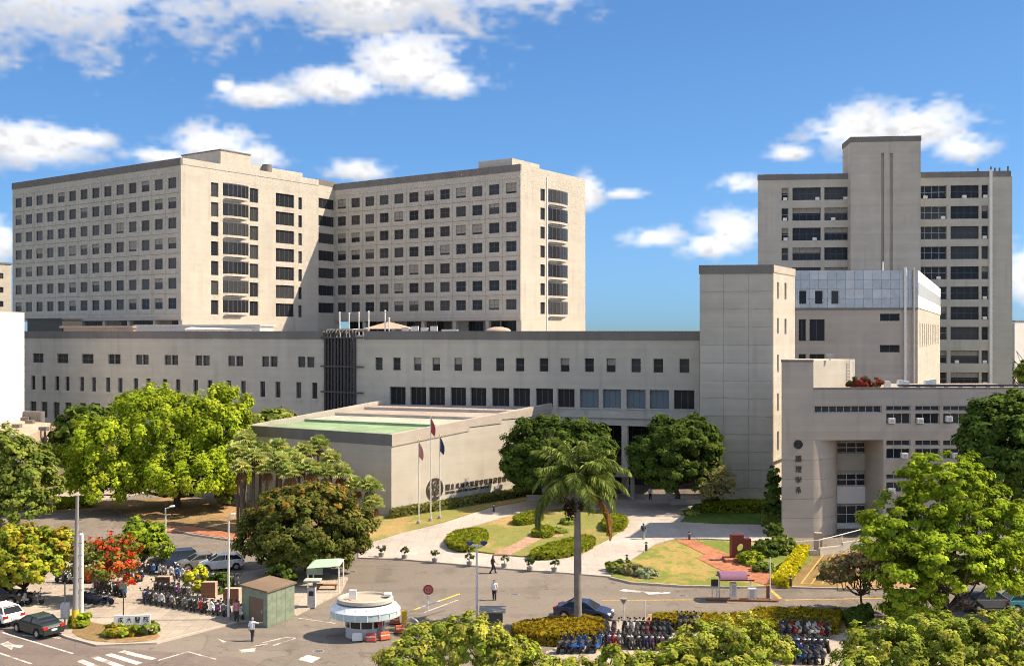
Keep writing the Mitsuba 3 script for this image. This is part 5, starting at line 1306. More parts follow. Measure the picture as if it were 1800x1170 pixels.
scooter_row(1372, 1166, 1440, 1168, 7, 1.5, "in the last row at the bottom right edge")

# ------------------------------------------------------------------ street furniture


def lamp_post(label, x, yb, yt, arm, base_r=0.1):
    t = thing("street_lamp", label, "street lamp")
    b = G(x, yb); H = at(x, yt, b[1])[2]
    obj(f"{t}__pole", tube([(b[0], b[1], 0), (b[0], b[1], H * 0.5), (b[0], b[1], H)], [base_r, base_r * 0.85, base_r * 0.6], 10), "m_pole", 40)
    for s in arm:
        obj(f"{t}__arm", tube([(b[0], b[1], H - 0.05), (b[0] + s, b[1], H + 0.08)], 0.045, 6), "m_pole")
        k = obj(f"{t}__lamp_head", tri(hull((b[0] + s * 0.8, b[1] - 0.1, H + 0.12, 0.09), (b[0] + s * 0.8, b[1] + 0.1, H + 0.12, 0.09), (b[0] + s * 1.35, b[1] - 0.1, H + 0.16, 0.08), (b[0] + s * 1.35, b[1] + 0.1, H + 0.16, 0.08))), "m_white_gloss", 40)
    obj(f"{t}__base", cyl(b[0], b[1], 0, 0.35, base_r * 1.9, base_r * 1.3, 10), "m_pole_gray")


lamp_post("tall white lamp post standing before the green shed", 402, 1097, 912, [0.32])
lamp_post("white lamp post with its head turned right behind the parked cars", 291, 1006, 898, [0.6])
t = thing("street_lamp", "pale lamp post with two dark floodlights in the middle of the forecourt", "street lamp")
b = G(838, 1112); H = at(838, 964, b[1])[2]
obj(f"{t}__pole", tube([(b[0], b[1], 0), (b[0], b[1], H)], [0.11, 0.08], 10), "m_pole", 40)
obj(f"{t}__crossbar", box(b[0] - 0.65, b[0] + 0.65, b[1] - 0.05, b[1] + 0.05, H - 0.06, H + 0.06), "m_pole")
for s in (-1, 1):
    obj(f"{t}__floodlight", tri(hull((b[0] + s * 0.55 - 0.15, b[1], H + 0.22, 0.13), (b[0] + s * 0.55 + 0.15, b[1], H + 0.22, 0.13), (b[0] + s * 0.55, b[1] - 0.2, H + 0.12, 0.1))), "m_navy", 40)
t = thing("utility_pole", "dark gray concrete utility pole with a yellow banded foot at the street corner", "utility pole")
b = G(132, 1108, 0.12); H = at(137, 876, b[1])[2]
obj(f"{t}__shaft", tube([(b[0], b[1], 0), (b[0] + 0.18, b[1], H)], [0.24, 0.12], 12), "m_pole_gray", 40)
obj(f"{t}__band", cyl(b[0] + 0.02, b[1], 0.12, 1.5, 0.262, 0.25, 14), "m_yellow")
for i in range(7):
    z = 3.0 + i * 0.9
    obj(f"{t}__step", box(b[0] - 0.45, b[0] + 0.55, b[1] - 0.03, b[1] + 0.03, z, z + 0.06), "m_pole_gray")
t = thing("utility_pole", "pale slimmer post right behind the dark utility pole", "utility pole")
b = G(143, 1092, 0.12); H = at(143, 945, b[1])[2]
obj(f"{t}__shaft", tube([(b[0], b[1], 0), (b[0], b[1], H)], [0.2, 0.17], 12), "m_pole", 40)
obj(f"{t}__cap", cyl(b[0], b[1], H + 0.002, H + 0.1, 0.2, 0.1, 12), "m_pole")
t = thing("cabinet_post", "gray utility cabinet on a post left of the utility pole", "cabinet")
b = G(114, 1108, 0.12)
obj(f"{t}__post", cyl(b[0], b[1], 0.1, 3.6, 0.06, sides=8), "m_pole_gray")
obj(f"{t}__cabinet", box(b[0] - 0.25, b[0] + 0.3, b[1] - 0.2, b[1] + 0.2, 0.9, 2.0), "m_alu")
t = thing("sign_post", "thin dark post with a small green sign among the scooters", "sign")
b = G(217, 1090, 0.12)
obj(f"{t}__post", cyl(b[0], b[1], 0.1, 2.9, 0.05, sides=8), "m_pipe")
obj(f"{t}__plate", box(b[0] - 0.3, b[0] + 0.3, b[1] - 0.08, b[1] - 0.05, 2.4, 2.85), "m_shed_green")
# hospital name board
t = thing("name_board", "white board with the hospital name in four dark characters at the street corner", "sign")
b0, b1 = G(200, 1122, 0.15), G(264, 1120, 0.15)
fb_ = Fr(b0, b1)
obj(f"{t}__board", box(0, fb_.L, 0, 0.12, 0.5, 1.62), "m_white", tw=fb_.T())
for a in (0.25, fb_.L - 0.25): obj(f"{t}__leg", box(a - 0.06, a + 0.06, 0.02, 0.1, 0.1, 0.495), "m_alu", tw=fb_.T())
word(t, "letter", ["cheng", "da", "yi", "yuan"], fb_, 0.28, 1.08, 0.42, 0.62, "m_dark", d=-0.02)
latin(t, "lettering", "NATIONAL CHENG KUNG UNIVERSITY HOSPITAL", fb_, 0.75, 0.8, 0.1, fb_.L - 1.2, "m_paint_gray", d=-0.015)
obj(f"{t}__emblem", plate(affinity.translate(Point(0, 0).buffer(0.17), 0.45, 0.78), -0.02, -0.004), "m_dark", tw=fb_.T())
# round prohibition sign
t = thing("round_sign", "round dark red traffic sign on a post behind the gate barrier", "sign")
b = G(753, 1080)
zc = at(753, 1041, b[1])[2]
obj(f"{t}__post", cyl(b[0], b[1], 0, zc + 0.45, 0.045, sides=8), "m_pole")
fs_ = Fr(b + [-1, -0.1], b + [1, -0.1])
obj(f"{t}__disc", plate(Point(1, zc).buffer(0.42, 16), -0.03, 0), "m_red", tw=fs_.T())
obj(f"{t}__mark", plate(unary_union([Point(1.0, zc).buffer(0.27, 12).difference(Point(1.0, zc).buffer(0.2, 12)), sbox(0.95, zc - 0.22, 1.05, zc + 0.22)]), -0.045, -0.031), "m_pink", tw=fs_.T())
obj(f"{t}__tab", box(0.85, 1.15, -0.03, 0, zc - 0.85, zc - 0.5), "m_white", tw=fs_.T())
# flagpoles
for x, yb, yt, lab, m in ((736, 926, 780, "left flagpole with a limp pink flag before the auditorium wall", "m_pink"), (757, 921, 738, "tallest flagpole with a red flag before the auditorium wall", "m_red"), (773, 917, 771, "right flagpole with a dark flag before the auditorium wall", "m_navy")):
    t = thing("flagpole", lab, "flagpole")
    b = G(x, yb, 0.17); H = at(x, yt, b[1])[2]
    obj(f"{t}__pole", tube([(b[0], b[1], 0.1), (b[0], b[1], H)], [0.075, 0.05], 10), "m_pole", 40)
    obj(f"{t}__foot", cyl(b[0], b[1], 0.1, 0.5, 0.3, 0.22, 10), "m_pole_gray")
    n = 9
    zz_ = np.linspace(H - 0.1, H - 1.9, n); V = []
    for i, z in enumerate(zz_):
        w = 0.25 + 0.3 * math.sin(i / (n - 1) * 2.6)
        V.append([[b[0] + 0.05 + w * j / 5, b[1] + 0.12 * math.sin(j * 1.9 + i * 0.35), z - 0.5 * (j / 5)] for j in range(6)])
    V = np.array(V).reshape(-1, 3)
    F_ = np.array([[i * 6 + j, i * 6 + j + 1, (i + 1) * 6 + j + 1, (i + 1) * 6 + j] for i in range(n - 1) for j in range(5)])
    obj(f"{t}__flag", (V, F_), m, True)
    obj(f"{t}__finial", trimesh.creation.icosphere(2, 0.1).apply_translation((b[0], b[1], H + 0.08)), "m_yellow", True)
# green shed
t = thing("shed", "small green metal shed with a rusty flat roof beside the forecourt", "shed")
g0, g1, g2 = G(425, 1094, 0.1), G(470, 1107, 0.1), G(518, 1089, 0.1)
fa, fb2 = Fr(g0, g1), Fr(g1, g2)
Hs = 2.75
sh = [(0.9, fa.L - 0.5, 0.25, 2.15)]
holed(t, fa, sbox(0, 0, fa.L, Hs), sh, "m_shed_green", 0.06)
k = obj(f"{t}__door", box(0.92, fa.L - 0.52, 0.03, 0.06, 0.27, 2.13), "m_rust_roof", tw=fa.T())
obj(f"{k}__handle", box(fa.L - 0.75, fa.L - 0.7, 0.0, 0.03, 1.0, 1.3), "m_alu", tw=fa.T())
for i in range(6):
    w = fb2.L / 6
    obj(f"{t}__side_panel", box(i * w + 0.01 + (0.06 if i == 0 else 0), (i + 1) * w - 0.01, 0.0 + 0.008 * (i % 2), 0.06, 0.02, Hs), "m_shed_green", tw=fb2.T())
pk = [g0, g1, g2, g0 + g2 - g1]
obj(f"{t}__roof", prism(Polygon(pk).buffer(0.12, join_style=2), Hs + 0.002, Hs + 0.14), "m_rust_roof")
obj(f"{t}__back", prism(Polygon(pk).buffer(-0.1), 0.1, Hs - 0.05), "m_dark")
# gray machine pillar, guard awning
t = thing("ticket_machine", "gray ticket machine pillar under a small flat roof right of the shed", "ticket machine")
b = G(548, 1072, 0.12)
obj(f"{t}__cabinet", box(b[0] - 0.32, b[0] + 0.32, b[1] - 0.25, b[1] + 0.3, 0.1, 1.7), "m_alu")
obj(f"{t}__post", box(b[0] + 0.02, b[0] + 0.3, b[1] + 0.3, b[1] + 0.45, 0.1, 2.25), "m_pole_gray")
obj(f"{t}__roof", box(b[0] - 0.6, b[0] + 0.75, b[1] - 0.5, b[1] + 0.6, 2.255, 2.4), "m_wall")
obj(f"{t}__screen", box(b[0] - 0.2, b[0] + 0.2, b[1] - 0.27, b[1] - 0.251, 1.1, 1.5), "m_dark")
t = thing("awning", "pale green awning on posts beside the round dark tree", "awning")
b = G(575, 1042, 0.1)
obj(f"{t}__roof", trimesh.convex.convex_hull(np.array([[b[0] - 1.6, b[1] - 1.1, 2.25], [b[0] + 1.3, b[1] - 1.1, 2.45], [b[0] + 1.3, b[1] + 1.6, 2.5], [b[0] - 1.6, b[1] + 1.6, 2.3], [b[0] - 1.0, b[1] + 0.2, 2.75], [b[0] + 0.9, b[1] + 0.2, 2.85]])), "m_canvas_green")
obj(f"{t}__valance", box(b[0] - 1.6, b[0] - 0.2, b[1] - 1.14, b[1] - 1.105, 1.7, 2.25), "m_shed_green")
for dx, dy in ((-1.5, -1), (1.2, -1), (1.2, 1.5), (-1.5, 1.5)): obj(f"{t}__post", cyl(b[0] + dx, b[1] + dy, 0.1, 2.3, 0.06, sides=8), "m_white")
obj(f"{t}__bench", cat_([box(b[0] - 1.0, b[0] + 0.9, b[1] - 0.2, b[1] + 0.3, 0.5, 0.58), box(b[0] - 0.9, b[0] - 0.8, b[1] - 0.2, b[1] + 0.3, 0.1, 0.499), box(b[0] + 0.7, b[0] + 0.8, b[1] - 0.2, b[1] + 0.3, 0.1, 0.499)]), "m_wood")
for i, (x, y, w, lab) in enumerate(((288, 1044, 1.3, "left brown wooden planter between the scooter rows"), (368, 1054, 1.2, "middle brown wooden planter between the scooter rows"), (408, 1066, 1.3, "right wooden planter beside the shed"))):
    t = thing("planter", lab, "planter"); b = G(x, y, 0.12)
    for j_ in range(6):
        obj(f"{t}__plank", box(b[0] - w / 2, b[0] + w / 2, b[1] - 0.4, b[1] - 0.35, 0.15 + j_ * 0.22, 0.15 + j_ * 0.22 + 0.2), "m_wood")
    obj(f"{t}__box", box(b[0] - w / 2 + 0.05, b[0] + w / 2, b[1] - 0.345, b[1] + 0.4, 0.12, 1.4), "m_tan")
# police kiosk
t = thing("gate_kiosk", "round white and glass gate kiosk with a wide ring roof and a rooftop sign", "kiosk")
b = G(642, 1122); kx, ky = b
prof = lambda pr: trimesh.Trimesh(*(lambda m: (m.vertices * [1.18, 0.95, 0.88], m.faces))(lathe(pr, 36)), process=False).apply_translation((kx, ky, 0))
obj(f"{t}__base", prof([(0, 0), (1.25, 0), (1.25, 0.9), (0, 0.9)]), "m_alu")
obj(f"{t}__glazing", prof([(0, 0.9), (1.2, 0.9), (1.2, 1.95), (0, 1.95)]), "m_carglass", 40)
for q in range(10):
    an = q * PI / 5 + 0.2
    obj(f"{t}__mullion", cyl(kx + 1.25 * 1.18 * math.cos(an), ky + 1.25 * 0.95 * math.sin(an), 0.8, 1.71, 0.05, sides=6), "m_white")
obj(f"{t}__skirt", prof([(1.2, 1.75), (2.2, 1.75), (2.25, 1.8), (2.2, 2.3), (1.8, 2.85), (0, 2.85)]), "m_teal_glass", 30)
for q in range(18):
    an = q * PI / 9
    obj(f"{t}__skirt_rib", tube([(kx + 2.24 * 1.18 * math.cos(an), ky + 2.24 * 0.95 * math.sin(an), 1.55), (kx + 2.24 * 1.18 * math.cos(an), ky + 2.24 * 0.95 * math.sin(an), 2.02), (kx + 1.98 * 1.18 * math.cos(an), ky + 1.98 * 0.95 * math.sin(an), 2.44)], 0.035, 5), "m_white")
obj(f"{t}__eave", prof([(1.95, 2.32), (2.24, 2.3), (2.26, 2.36), (1.88, 2.83), (1.8, 2.83)]), "m_canopy_white", 30)
obj(f"{t}__roof_gap", prof([(0, 2.86), (1.72, 2.86), (1.72, 2.96), (0, 2.96)]), "m_frame", 30)
obj(f"{t}__roof_ring", prof([(1.2, 2.965), (1.75, 2.965), (1.82, 3.02), (1.8, 3.28), (1.62, 3.36), (1.55, 3.3), (1.5, 3.12), (1.2, 3.1)]), "m_wall", 30)
obj(f"{t}__roof_deck", prof([(0, 3.0), (1.5, 3.0), (1.5, 3.13), (1.1, 3.15), (1.08, 3.2), (0, 3.2)]), "m_tan", 30)
obj(f"{t}__roof_sign", box(kx - 1.2, kx - 0.65, ky - 0.3, ky - 0.1, 2.83, 3.5), "m_white_gloss")
obj(f"{t}__roof_box", cat_([box(kx + 1.4, kx + 1.95, ky + 0.1, ky + 0.7, 2.9, 3.1)]), "m_white")
for i, (x, y, m, lab) in enumerate(((694, 1102, "m_orange", "orange plastic barrier right of the gate kiosk"), (676, 1130, "m_orange", "orange plastic barrier nearest the bottom by the gate kiosk"), (703, 1118, "m_orange", "small orange barrier between the kiosk and the near tree"), (652, 1133, "m_red", "red barrier in front of the gate kiosk"), (628, 1132, "m_white", "white barrier in front of the gate kiosk"), (665, 1118, "m_darkred", "dark red barrier close against the gate kiosk"))):
    t = thing("traffic_barrier", lab, "barrier"); b = G(x, y); an = R.uniform(-.4, .6)
    P_ = pose(b[0], b[1], 0, an)
    obj(f"{t}__body", tri(union([hull((-.32, -.12, .1, .07), (.32, -.12, .1, .07), (-.32, .12, .1, .07), (.32, .12, .1, .07), (-.3, 0, .56, .07), (.3, 0, .56, .07))])), m, 40, P_)
    obj(f"{t}__band", box(-.34, .34, -.125, .125, .34, .42), "m_white", tw=P_)
    obj(f"{t}__foot", box(-.4, .4, -.22, .22, 0, .05), "m_tyre", tw=P_)
t = thing("gate_barrier", "white and yellow gate arm stretching right from the kiosk", "gate")
p0, p1 = np.array([*G(712, 1104), 0.95]), np.array([*G(808, 1078), 1.35])
k = obj(f"{t}__housing", box(p0[0] - 0.25, p0[0] + 0.15, p0[1] - 0.2, p0[1] + 0.2, 0, 1.15), "m_yellow")
for i in range(8):
    q0, q1 = p0 + (p1 - p0) * i / 8, p0 + (p1 - p0) * (i + 0.99) / 8
    obj(f"{t}__arm_segment", tube([q0, q1], 0.055, 6), "m_yellow" if i > 4 or i == 1 else "m_white")
t = thing("hoop_rail", "white hooped rail beside the gate barrier", "rail")
p0, p1 = G(706, 1112), G(748, 1130)
s = np.linspace(0, 1, 13)
obj(f"{t}__hoop", tube(np.column_stack([p0[0] + (p1[0] - p0[0]) * s, p0[1] + (p1[1] - p0[1]) * s, 1.25 * np.sin(s * PI) ** 0.6]), 0.05, 8), "m_white", 40)
t = thing("guard_cabin", "gray glazed cabin between the near tree and the golden hedge", "cabin")
b = G(868, 1122)
obj(f"{t}__wall", box(b[0] - 0.9, b[0] + 0.7, b[1] - 0.6, b[1] + 0.6, 0, 0.9), "m_alu")
obj(f"{t}__window", box(b[0] - 0.88, b[0] + 0.68, b[1] - 0.58, b[1] + 0.58, 0.901, 1.9), "m_glass_e")
obj(f"{t}__roof", box(b[0] - 1.1, b[0] + 0.9, b[1] - 0.8, b[1] + 0.8, 1.901, 2.03), "m_pole_gray")
# lane booths on the road at right
t = thing("lane_island", "low dark traffic island under the toll lane posts", "island")
p0, p1 = G(1247, 1060), G(1362, 1062)
obj(f"{t}__slab", prism(LineString([p0, p1]).buffer(0.35), 0, 0.16), "m_wood")
b = G(1256, 1058); t = thing("lane_sign", "small dark sign on two posts at the left end of the lane island", "sign")
for dx in (-0.2, 0.2): obj(f"{t}__post", cyl(b[0] + dx, b[1], 0.16, 1.1, 0.04, sides=6), "m_pole")
obj(f"{t}__board", box(b[0] - 0.3, b[0] + 0.3, b[1] - 0.05, b[1] - 0.01, 1.1, 1.7), "m_cloth_brown")
b = G(1289, 1060); t = thing("lane_machine", "taller white lane machine under the purple canopy", "lane machine")
obj(f"{t}__cabinet", box(b[0] - 0.28, b[0] + 0.25, b[1] - 0.25, b[1] + 0.25, 0.16, 1.5), "m_white"); obj(f"{t}__panel", box(b[0] - 0.2, b[0] + 0.17, b[1] - 0.27, b[1] - 0.251, 0.4, 1.35), "m_alu")
b = G(1321, 1061); t = thing("lane_machine", "shorter white lane machine with a gray front right of the canopy", "lane machine")
obj(f"{t}__cabinet", box(b[0] - 0.28, b[0] + 0.4, b[1] - 0.25, b[1] + 0.25, 0.16, 1.05), "m_white"); obj(f"{t}__panel", box(b[0] - 0.22, b[0] + 0.2, b[1] - 0.27, b[1] - 0.251, 0.22, 0.98), "m_alu")
t = thing("lane_canopy", "purple arched canopy over the lane machines", "canopy")
b = G(1288, 1060); n = 9
cx0, cx1 = b[0] - 1.2, b[0] + 1.1
th = np.linspace(0, PI, n)
V = np.array([[x, b[1] + 0.9 * math.cos(q), 1.95 + 0.5 * math.sin(q)] for x in (cx0, cx1) for q in th] + [[x, b[1] + 0.82 * math.cos(q), 1.95 + 0.42 * math.sin(q)] for x in (cx0, cx1) for q in th])
obj(f"{t}__cover", trimesh.convex.convex_hull(V[:2 * n]), "m_purple", 40)
obj(f"{t}__rim", cat_([box(cx0 - 0.05, cx1 + 0.55, b[1] - 0.95, b[1] - 0.87, 1.86, 1.945), box(cx0 - 0.05, cx1 + 0.55, b[1] + 0.87, b[1] + 0.95, 1.86, 1.945)]), "m_darkred")
for dx in (cx0 + 0.1, cx1 + 0.45): obj(f"{t}__post", box(dx - 0.05, dx + 0.05, b[1] + 0.2, b[1] + 0.3, 0.15, 1.86), "m_pole")
b = G(1350, 1060); t = thing("lane_post", "brown square post at the right end of the lane island", "post")
obj(f"{t}__shaft", box(b[0] - 0.13, b[0] + 0.13, b[1] - 0.13, b[1] + 0.13, 0.1, 1.2), "m_wood"); obj(f"{t}__cap", box(b[0] - 0.17, b[0] + 0.17, b[1] - 0.17, b[1] + 0.17, 1.201, 1.3), "m_orange")
b = G(1354, 1062); t = thing("slim_post", "tall slim pale post behind the lane island", "post")
obj(f"{t}__pole", cyl(b[0], b[1], 0, at(1354, 985, b[1])[2], 0.06, sides=8), "m_pole"); obj(f"{t}__base", cyl(b[0], b[1], 0, 0.25, 0.14, sides=8), "m_pole_gray")
for x, yb, yt, lab in ((1096, 1118, 1066, "dark topped sign post among the bottom scooters"), (1134, 1112, 1060, "thin pale post right of the dark topped sign post")):
    b = G(x, yb); H = at(x, yt, b[1])[2]; t = thing("sign_post", lab, "sign")
    obj(f"{t}__post", cyl(b[0], b[1], 0, H, 0.045, sides=8), "m_pole")
    if x < 1100: obj(f"{t}__head", lathe([(0, 0), (0.08, 0), (0.3, 0.4), (0, 0.42)], 10).apply_translation((b[0], b[1], H)), "m_pole_gray")
# planters with plants on the driveway edge
for i, (x, y) in enumerate(((670, 984), (711, 987), (764, 993), (825, 999), (886, 1003), (931, 1008), (974, 1010))):
    b = G(x, y, 0.12)
    t = thing("potted_plant", ["first", "second", "third", "fourth", "fifth", "sixth", "last"][i] + " potted plant from the left along the driveway edge", "potted plant", "potted plants along the driveway edge")
    obj(f"{t}__pot", lathe([(0, 0), (0.22, 0), (0.3, 0.36), (0.26, 0.36), (0, 0.32)], 12).apply_translation((b[0], b[1], 0.12)), "m_pole_gray", 40)
    rng = np.random.default_rng(300 + i)
    obj(f"{t}__stem", tube([(b[0], b[1], 0.4), (b[0] + 0.05, b[1], 0.8)], 0.03, 5), "m_bark")
    P, O = puff_points([((b[0] + 0.06, b[1], 1.0), (0.38, 0.35, 0.25))], 0.2, rng)
    add(f"{t}__foliage", leaf_ply(*leaves(P, O, 10, 0.2, 0.14, [(0.03, 0.05, 0.015), (0.05, 0.07, 0.02)], rng)))
for x, y, lab in ((1102, 997, "dark bollard light at the near left of the lawn"), (1136, 974, "dark bollard light at the middle left edge of the lawn"), (1212, 955, "dark bollard light beyond the head of the red path"), (868, 904, "dark bollard light beside the grass strip"), (1390, 1036, "dark bollard by the side yard entrance")):
    b = G(x, y, 0.15); t = thing("bollard_light", lab, "bollard")
    obj(f"{t}__post", cyl(b[0], b[1], 0.1, 0.85, 0.13, sides=10), "m_pipe"); obj(f"{t}__cap", cyl(b[0], b[1], 0.99, 1.1, 0.17, 0.12, 10), "m_pipe"); obj(f"{t}__lens", cyl(b[0], b[1], 0.851, 0.989, 0.11, sides=10), "m_lamp_glass")
# sculpture
t = thing("sculpture", "dark red square ring sculpture on a red base beside the path", "sculpture")
b = G(1304, 986, 0.5)
fs_ = Fr(b + [-1.0, 0], b + [1.0, 0.25])
ring = sbox(0.0, 0.5, 2.0, 2.75).buffer(-0.1).buffer(0.1).difference(Point(0.98, 1.45).buffer(0.42)).difference(sbox(1.25, 2.35, 2.2, 3))
obj(f"{t}__ring", plate(ring, 0, 0.7), "m_darkred", tw=fs_.T())
obj(f"{t}__base", prism([fs_.pt(-0.9, -0.8), fs_.pt(3.0, -0.8), fs_.pt(2.6, 1.2), fs_.pt(-0.6, 1.2)], 0.1, 0.5), "m_redpath")
# ramp with rails by the front block
t = thing("ramp", "gray ramp wall with a white handrail curving up to the front block", "ramp")
pth = [G(1345, 972, 0.3), G(1395, 973, 0.5), G(1440, 970, 0.8), G(1480, 960, 1.1), G(1525, 948, 1.4)]
for i in range(4):
    obj(f"{t}__wall", prism(LineString([pth[i], pth[i + 1]]).buffer(0.14, cap_style=2), 0, 0.35 + 0.27 * i), "m_wall_gray")
obj(f"{t}__handrail", tube([(*p, 1.1 + 0.3 * i) for i, p in enumerate(pth)], 0.045, 6), "m_white")
for i, p in enumerate(pth): obj(f"{t}__rail_post", cyl(p[0], p[1], 0.1, 1.1 + 0.3 * i, 0.035, sides=6), "m_white")
b = G(1438, 975, 0.1); obj(f"{t}__pier", box(b[0] - 0.35, b[0] + 0.35, b[1] - 0.35, b[1] + 0.35, 0, 2.1), "m_tan")
# entrance canopy and low walls
t = thing("entrance_canopy", "flat concrete canopy over the hospital entrance behind the palm", "canopy")
z = at(1090, 842, 143)[2]; c0, c1 = at(1040, 588, 143)[0], at(1116, 588, 143)[0]
obj(f"{t}__slab", box(c0, c1, 142, 149, z, z + 0.75), "m_wall")
b = G(1127, 880)
for x_, y_ in ((c1 - 0.4, 142.6), (c0 + 0.4, 142.6)): obj(f"{t}__column", box(x_ - 0.28, x_ + 0.28, y_ - 0.28, y_ + 0.28, 0, z - 0.002), "m_wall")
for x0, x1, y, lab in ((925, 1000, 886, "low pale wall at the shaded end of the driveway left of the entrance"), (1178, 1232, 893, "low pale wall right of the entrance")):
    p0, p1 = G(x0, y, 0.1), G(x1, y, 0.1); t = thing("low_wall", lab, "wall")
    n = 4
    for i in range(n):
        q0, q1 = p0 + (p1 - p0) * (i + 0.01) / n, p0 + (p1 - p0) * (i + 0.99) / n
        obj(f"{t}__block", prism(LineString([q0, q1]).buffer(0.2, cap_style=2), 0, 0.8), "m_wall")
    obj(f"{t}__cap", prism(LineString([p0, p1]).buffer(0.26, cap_style=2), 0.802, 0.9), "m_wall")

# drain covers
for i, (x, y, lab) in enumerate(((620, 1010, "round iron manhole cover on the road beside the round dark tree"), (905, 1050, "round iron manhole cover on the road right of the guard"), (560, 1150, "round iron manhole cover near the bottom left crossing"), (1200, 1052, "round iron manhole cover on the road left of the lane sign"))):
    b = G(x, y); t = thing("manhole_cover", lab, "manhole cover")
    obj(f"{t}__rim", prism(Point(*b).buffer(0.42, 12).difference(Point(*b).buffer(0.34, 12)), 0.0, 0.016), "m_pole_gray")
    obj(f"{t}__lid", prism(Point(*b).buffer(0.335, 12), 0.0, 0.013), "m_frame")

# ------------------------------------------------------------------ people


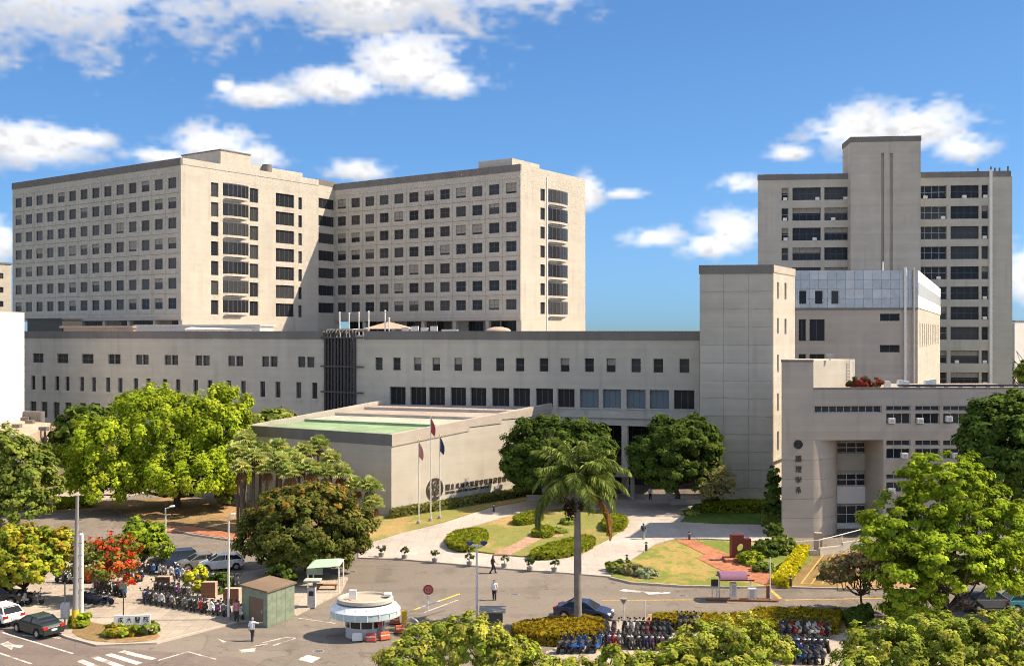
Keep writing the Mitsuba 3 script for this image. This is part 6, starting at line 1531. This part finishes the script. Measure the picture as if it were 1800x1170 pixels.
def person(label, x, y, head, J, top, legs, hair="m_hair", z=0.0, sleeves=0.5, bag=None):
    """J: joints in metres, x forward, y left, z up"""
    t = thing("person", label, "person"); g_ = G(x, y, z); M = pose(g_[0], g_[1], z, head)
    S = lambda k, r: (*J[k], r)
    bones = [hull(S("pelvis", .13), S("chest", .14), (J["pelvis"][0], .08, J["pelvis"][2], .1), (J["pelvis"][0], -.08, J["pelvis"][2], .1)), hull(S("shl", .07), S("shr", .07), S("chest", .12)), hull(S("neck", .055), S("chest", .06))]
    hx, hy, hz = J["head"]
    headm = [hull((hx, hy, hz + .03, .095), (hx + .02, hy, hz - .06, .07)), hull((hx + .09, hy, hz + .01, .018), (hx + .115, hy, hz - .02, .018)), hull((hx - .0, hy + .095, hz, .02), (hx, hy + .095, hz - .03, .015)), hull((hx, hy - .095, hz, .02), (hx, hy - .095, hz - .03, .015)), hull(S("neck", .05), (hx, hy, hz - .06, .055)),
             hull((hx + .085, hy - .02, hz - .065, .012), (hx + .085, hy + .02, hz - .065, .012))]
    arms, leg = [], []
    for s in "lr":
        arms.append((hull(S("sh" + s, .06), S("el" + s, .045)), hull(S("el" + s, .042), S("ha" + s, .03))))
        e, h = np.array(J["el" + s]), np.array(J["ha" + s]); d = (h - e) / np.linalg.norm(h - e); sd = np.cross(d, [1, 0, .2]); sd /= np.linalg.norm(sd); fw = np.cross(sd, d)
        arms[-1] += (hull((*h, .03), (*(h + d * .08 + fw * .02), .026), (*(h + d * .08 - fw * .02), .026)),)
        for k in range(4):
            b_ = h + d * .09 + fw * (.03 - .02 * k); l = (.07, .08, .075, .06)[k]
            arms[-1] += (hull((*b_, .0095), (*(b_ + d * l * .55 + sd * .012), .009)), hull((*(b_ + d * l * .55 + sd * .012), .009), (*(b_ + d * l + sd * .03), .008)))
        b_ = h + d * .03 + fw * .03
        arms[-1] += (hull((*b_, .012), (*(b_ + d * .03 + fw * .025), .01)), hull((*(b_ + d * .03 + fw * .025), .01), (*(b_ + d * .06 + fw * .03), .009)))
        leg.append((hull((J["pelvis"][0], J["kn" + s][1] * .9, J["pelvis"][2] - .03, .1), S("kn" + s, .065)), hull(S("kn" + s, .063), S("an" + s, .042))))
    body = union(bones + headm + [q for a in arms for q in a] + [q for l in leg for q in l])
    obj(f"{t}__body", tri(body), "m_skin", 50, M)
    shirt = union([hull((J["pelvis"][0], 0, J["pelvis"][2] + .02, .15), S("chest", .165), (J["pelvis"][0], .09, J["pelvis"][2], .115), (J["pelvis"][0], -.09, J["pelvis"][2], .115)), hull(S("shl", .085), S("shr", .085), S("chest", .14))]
                  + [hull(S("sh" + s, .078), S("el" + s, .062)) for s in "lr"] + ([hull(S("el" + s, .06), S("ha" + s, .042)) for s in "lr"] if sleeves > 0.6 else []))
    obj(f"{t}__shirt", tri(shirt), top, 50, M)
    tr = union([hull((J["pelvis"][0], 0, J["pelvis"][2], .13), (J["pelvis"][0], .07, J["pelvis"][2] - .06, .115), (J["pelvis"][0], -.07, J["pelvis"][2] - .06, .115))] + [hull((J["pelvis"][0], J["kn" + s][1] * .9, J["pelvis"][2] - .05, .115), S("kn" + s, .082)) for s in "lr"] + [hull(S("kn" + s, .08), S("an" + s, .062)) for s in "lr"])
    obj(f"{t}__trousers", tri(tr), legs, 50, M)
    obj(f"{t}__hair", tri(hull((hx - .015, hy, hz + .055, .1), (hx - .045, hy, hz - .01, .085))), hair, 50, M)
    for s in "lr":
        a_n = J["an" + s]; obj(f"{t}__shoe", tri(hull((a_n[0] - .05, a_n[1], a_n[2] - .035, .045), (a_n[0] + .15, a_n[1], a_n[2] - .045, .035), (a_n[0], a_n[1], a_n[2] + .01, .05))), "m_cloth_black", 50, M)
    if bag: obj(f"{t}__bag", tri(hull(*[(J["chest"][0] - .2 + dx, dy, J["chest"][2] - .05 + dz, .06) for dx in (-.06, .04) for dy in (-.1, .1) for dz in (-.2, .12)])), bag, 50, M)


def walk(a=0.25, arm=0.3, lift=0.0, bend=0.0):
    return {"pelvis": (0, 0, .92), "chest": (.03 + bend, 0, 1.3), "neck": (.04 + bend, 0, 1.47), "head": (.07 + bend * 1.2, 0, 1.6), "shl": (.03 + bend, .19, 1.4), "shr": (.03 + bend, -.19, 1.4),
            "ell": (.03 - arm * .4, .25, 1.13), "elr": (.03 + arm * .4, -.25, 1.13), "hal": (.08 - arm * .5, .27, .9), "har": (.12 + arm * .8, -.26, .94),
            "knl": (.08 + a * .55, .1, .5), "knr": (.05 - a * .25, -.1, .5), "anl": (a, .1, .08), "anr": (-a, -.1, .09)}


stand = walk(0.05, 0.05)
person("person in dark clothes walking along the driveway edge", 866, 1013, 0.2, walk(.28, .35), "m_cloth_brown", "m_cloth_black", z=0.01)
person("guard in a white shirt and dark trousers standing on the forecourt", 869, 1060, -1.7, stand, "m_cloth_white", "m_cloth_black", z=0.01)
person("person in a dark teal top walking up the driveway", 1131, 953, 1.3, walk(.2, .2), "m_cloth_teal", "m_cloth_gray", z=0.12, bag="m_cloth_navy")
arm_out = walk(.12, .2); arm_out.update({"elr": (.1, -.48, 1.36), "har": (.15, -.72, 1.42)})
person("person in a white shirt crossing the forecourt with one arm held out", 443, 1132, 1.2, arm_out, "m_cloth_white", "m_cloth_brown", hair="m_cloth_gray", z=0.01)
person("person in a pale top standing in the dark hospital entrance", 1143, 884, -1.57, stand, "m_cloth_white", "m_cloth_black", z=0.12)
bent = walk(.1, .3, bend=.12)
person("person in a red and white outfit standing at the gate kiosk", 668, 1127, 2.6, bent, "m_red", "m_cloth_gray", hair="m_cloth_white", z=0.01)
person("cyclist dressed in pink stopping beside the green shed", 416, 1098, 1.9, walk(.15, .4, bend=.08), "m_pink", "m_cloth_brown", z=0.12)
del scene["type"]
scene = {"type": "scene", **scene}
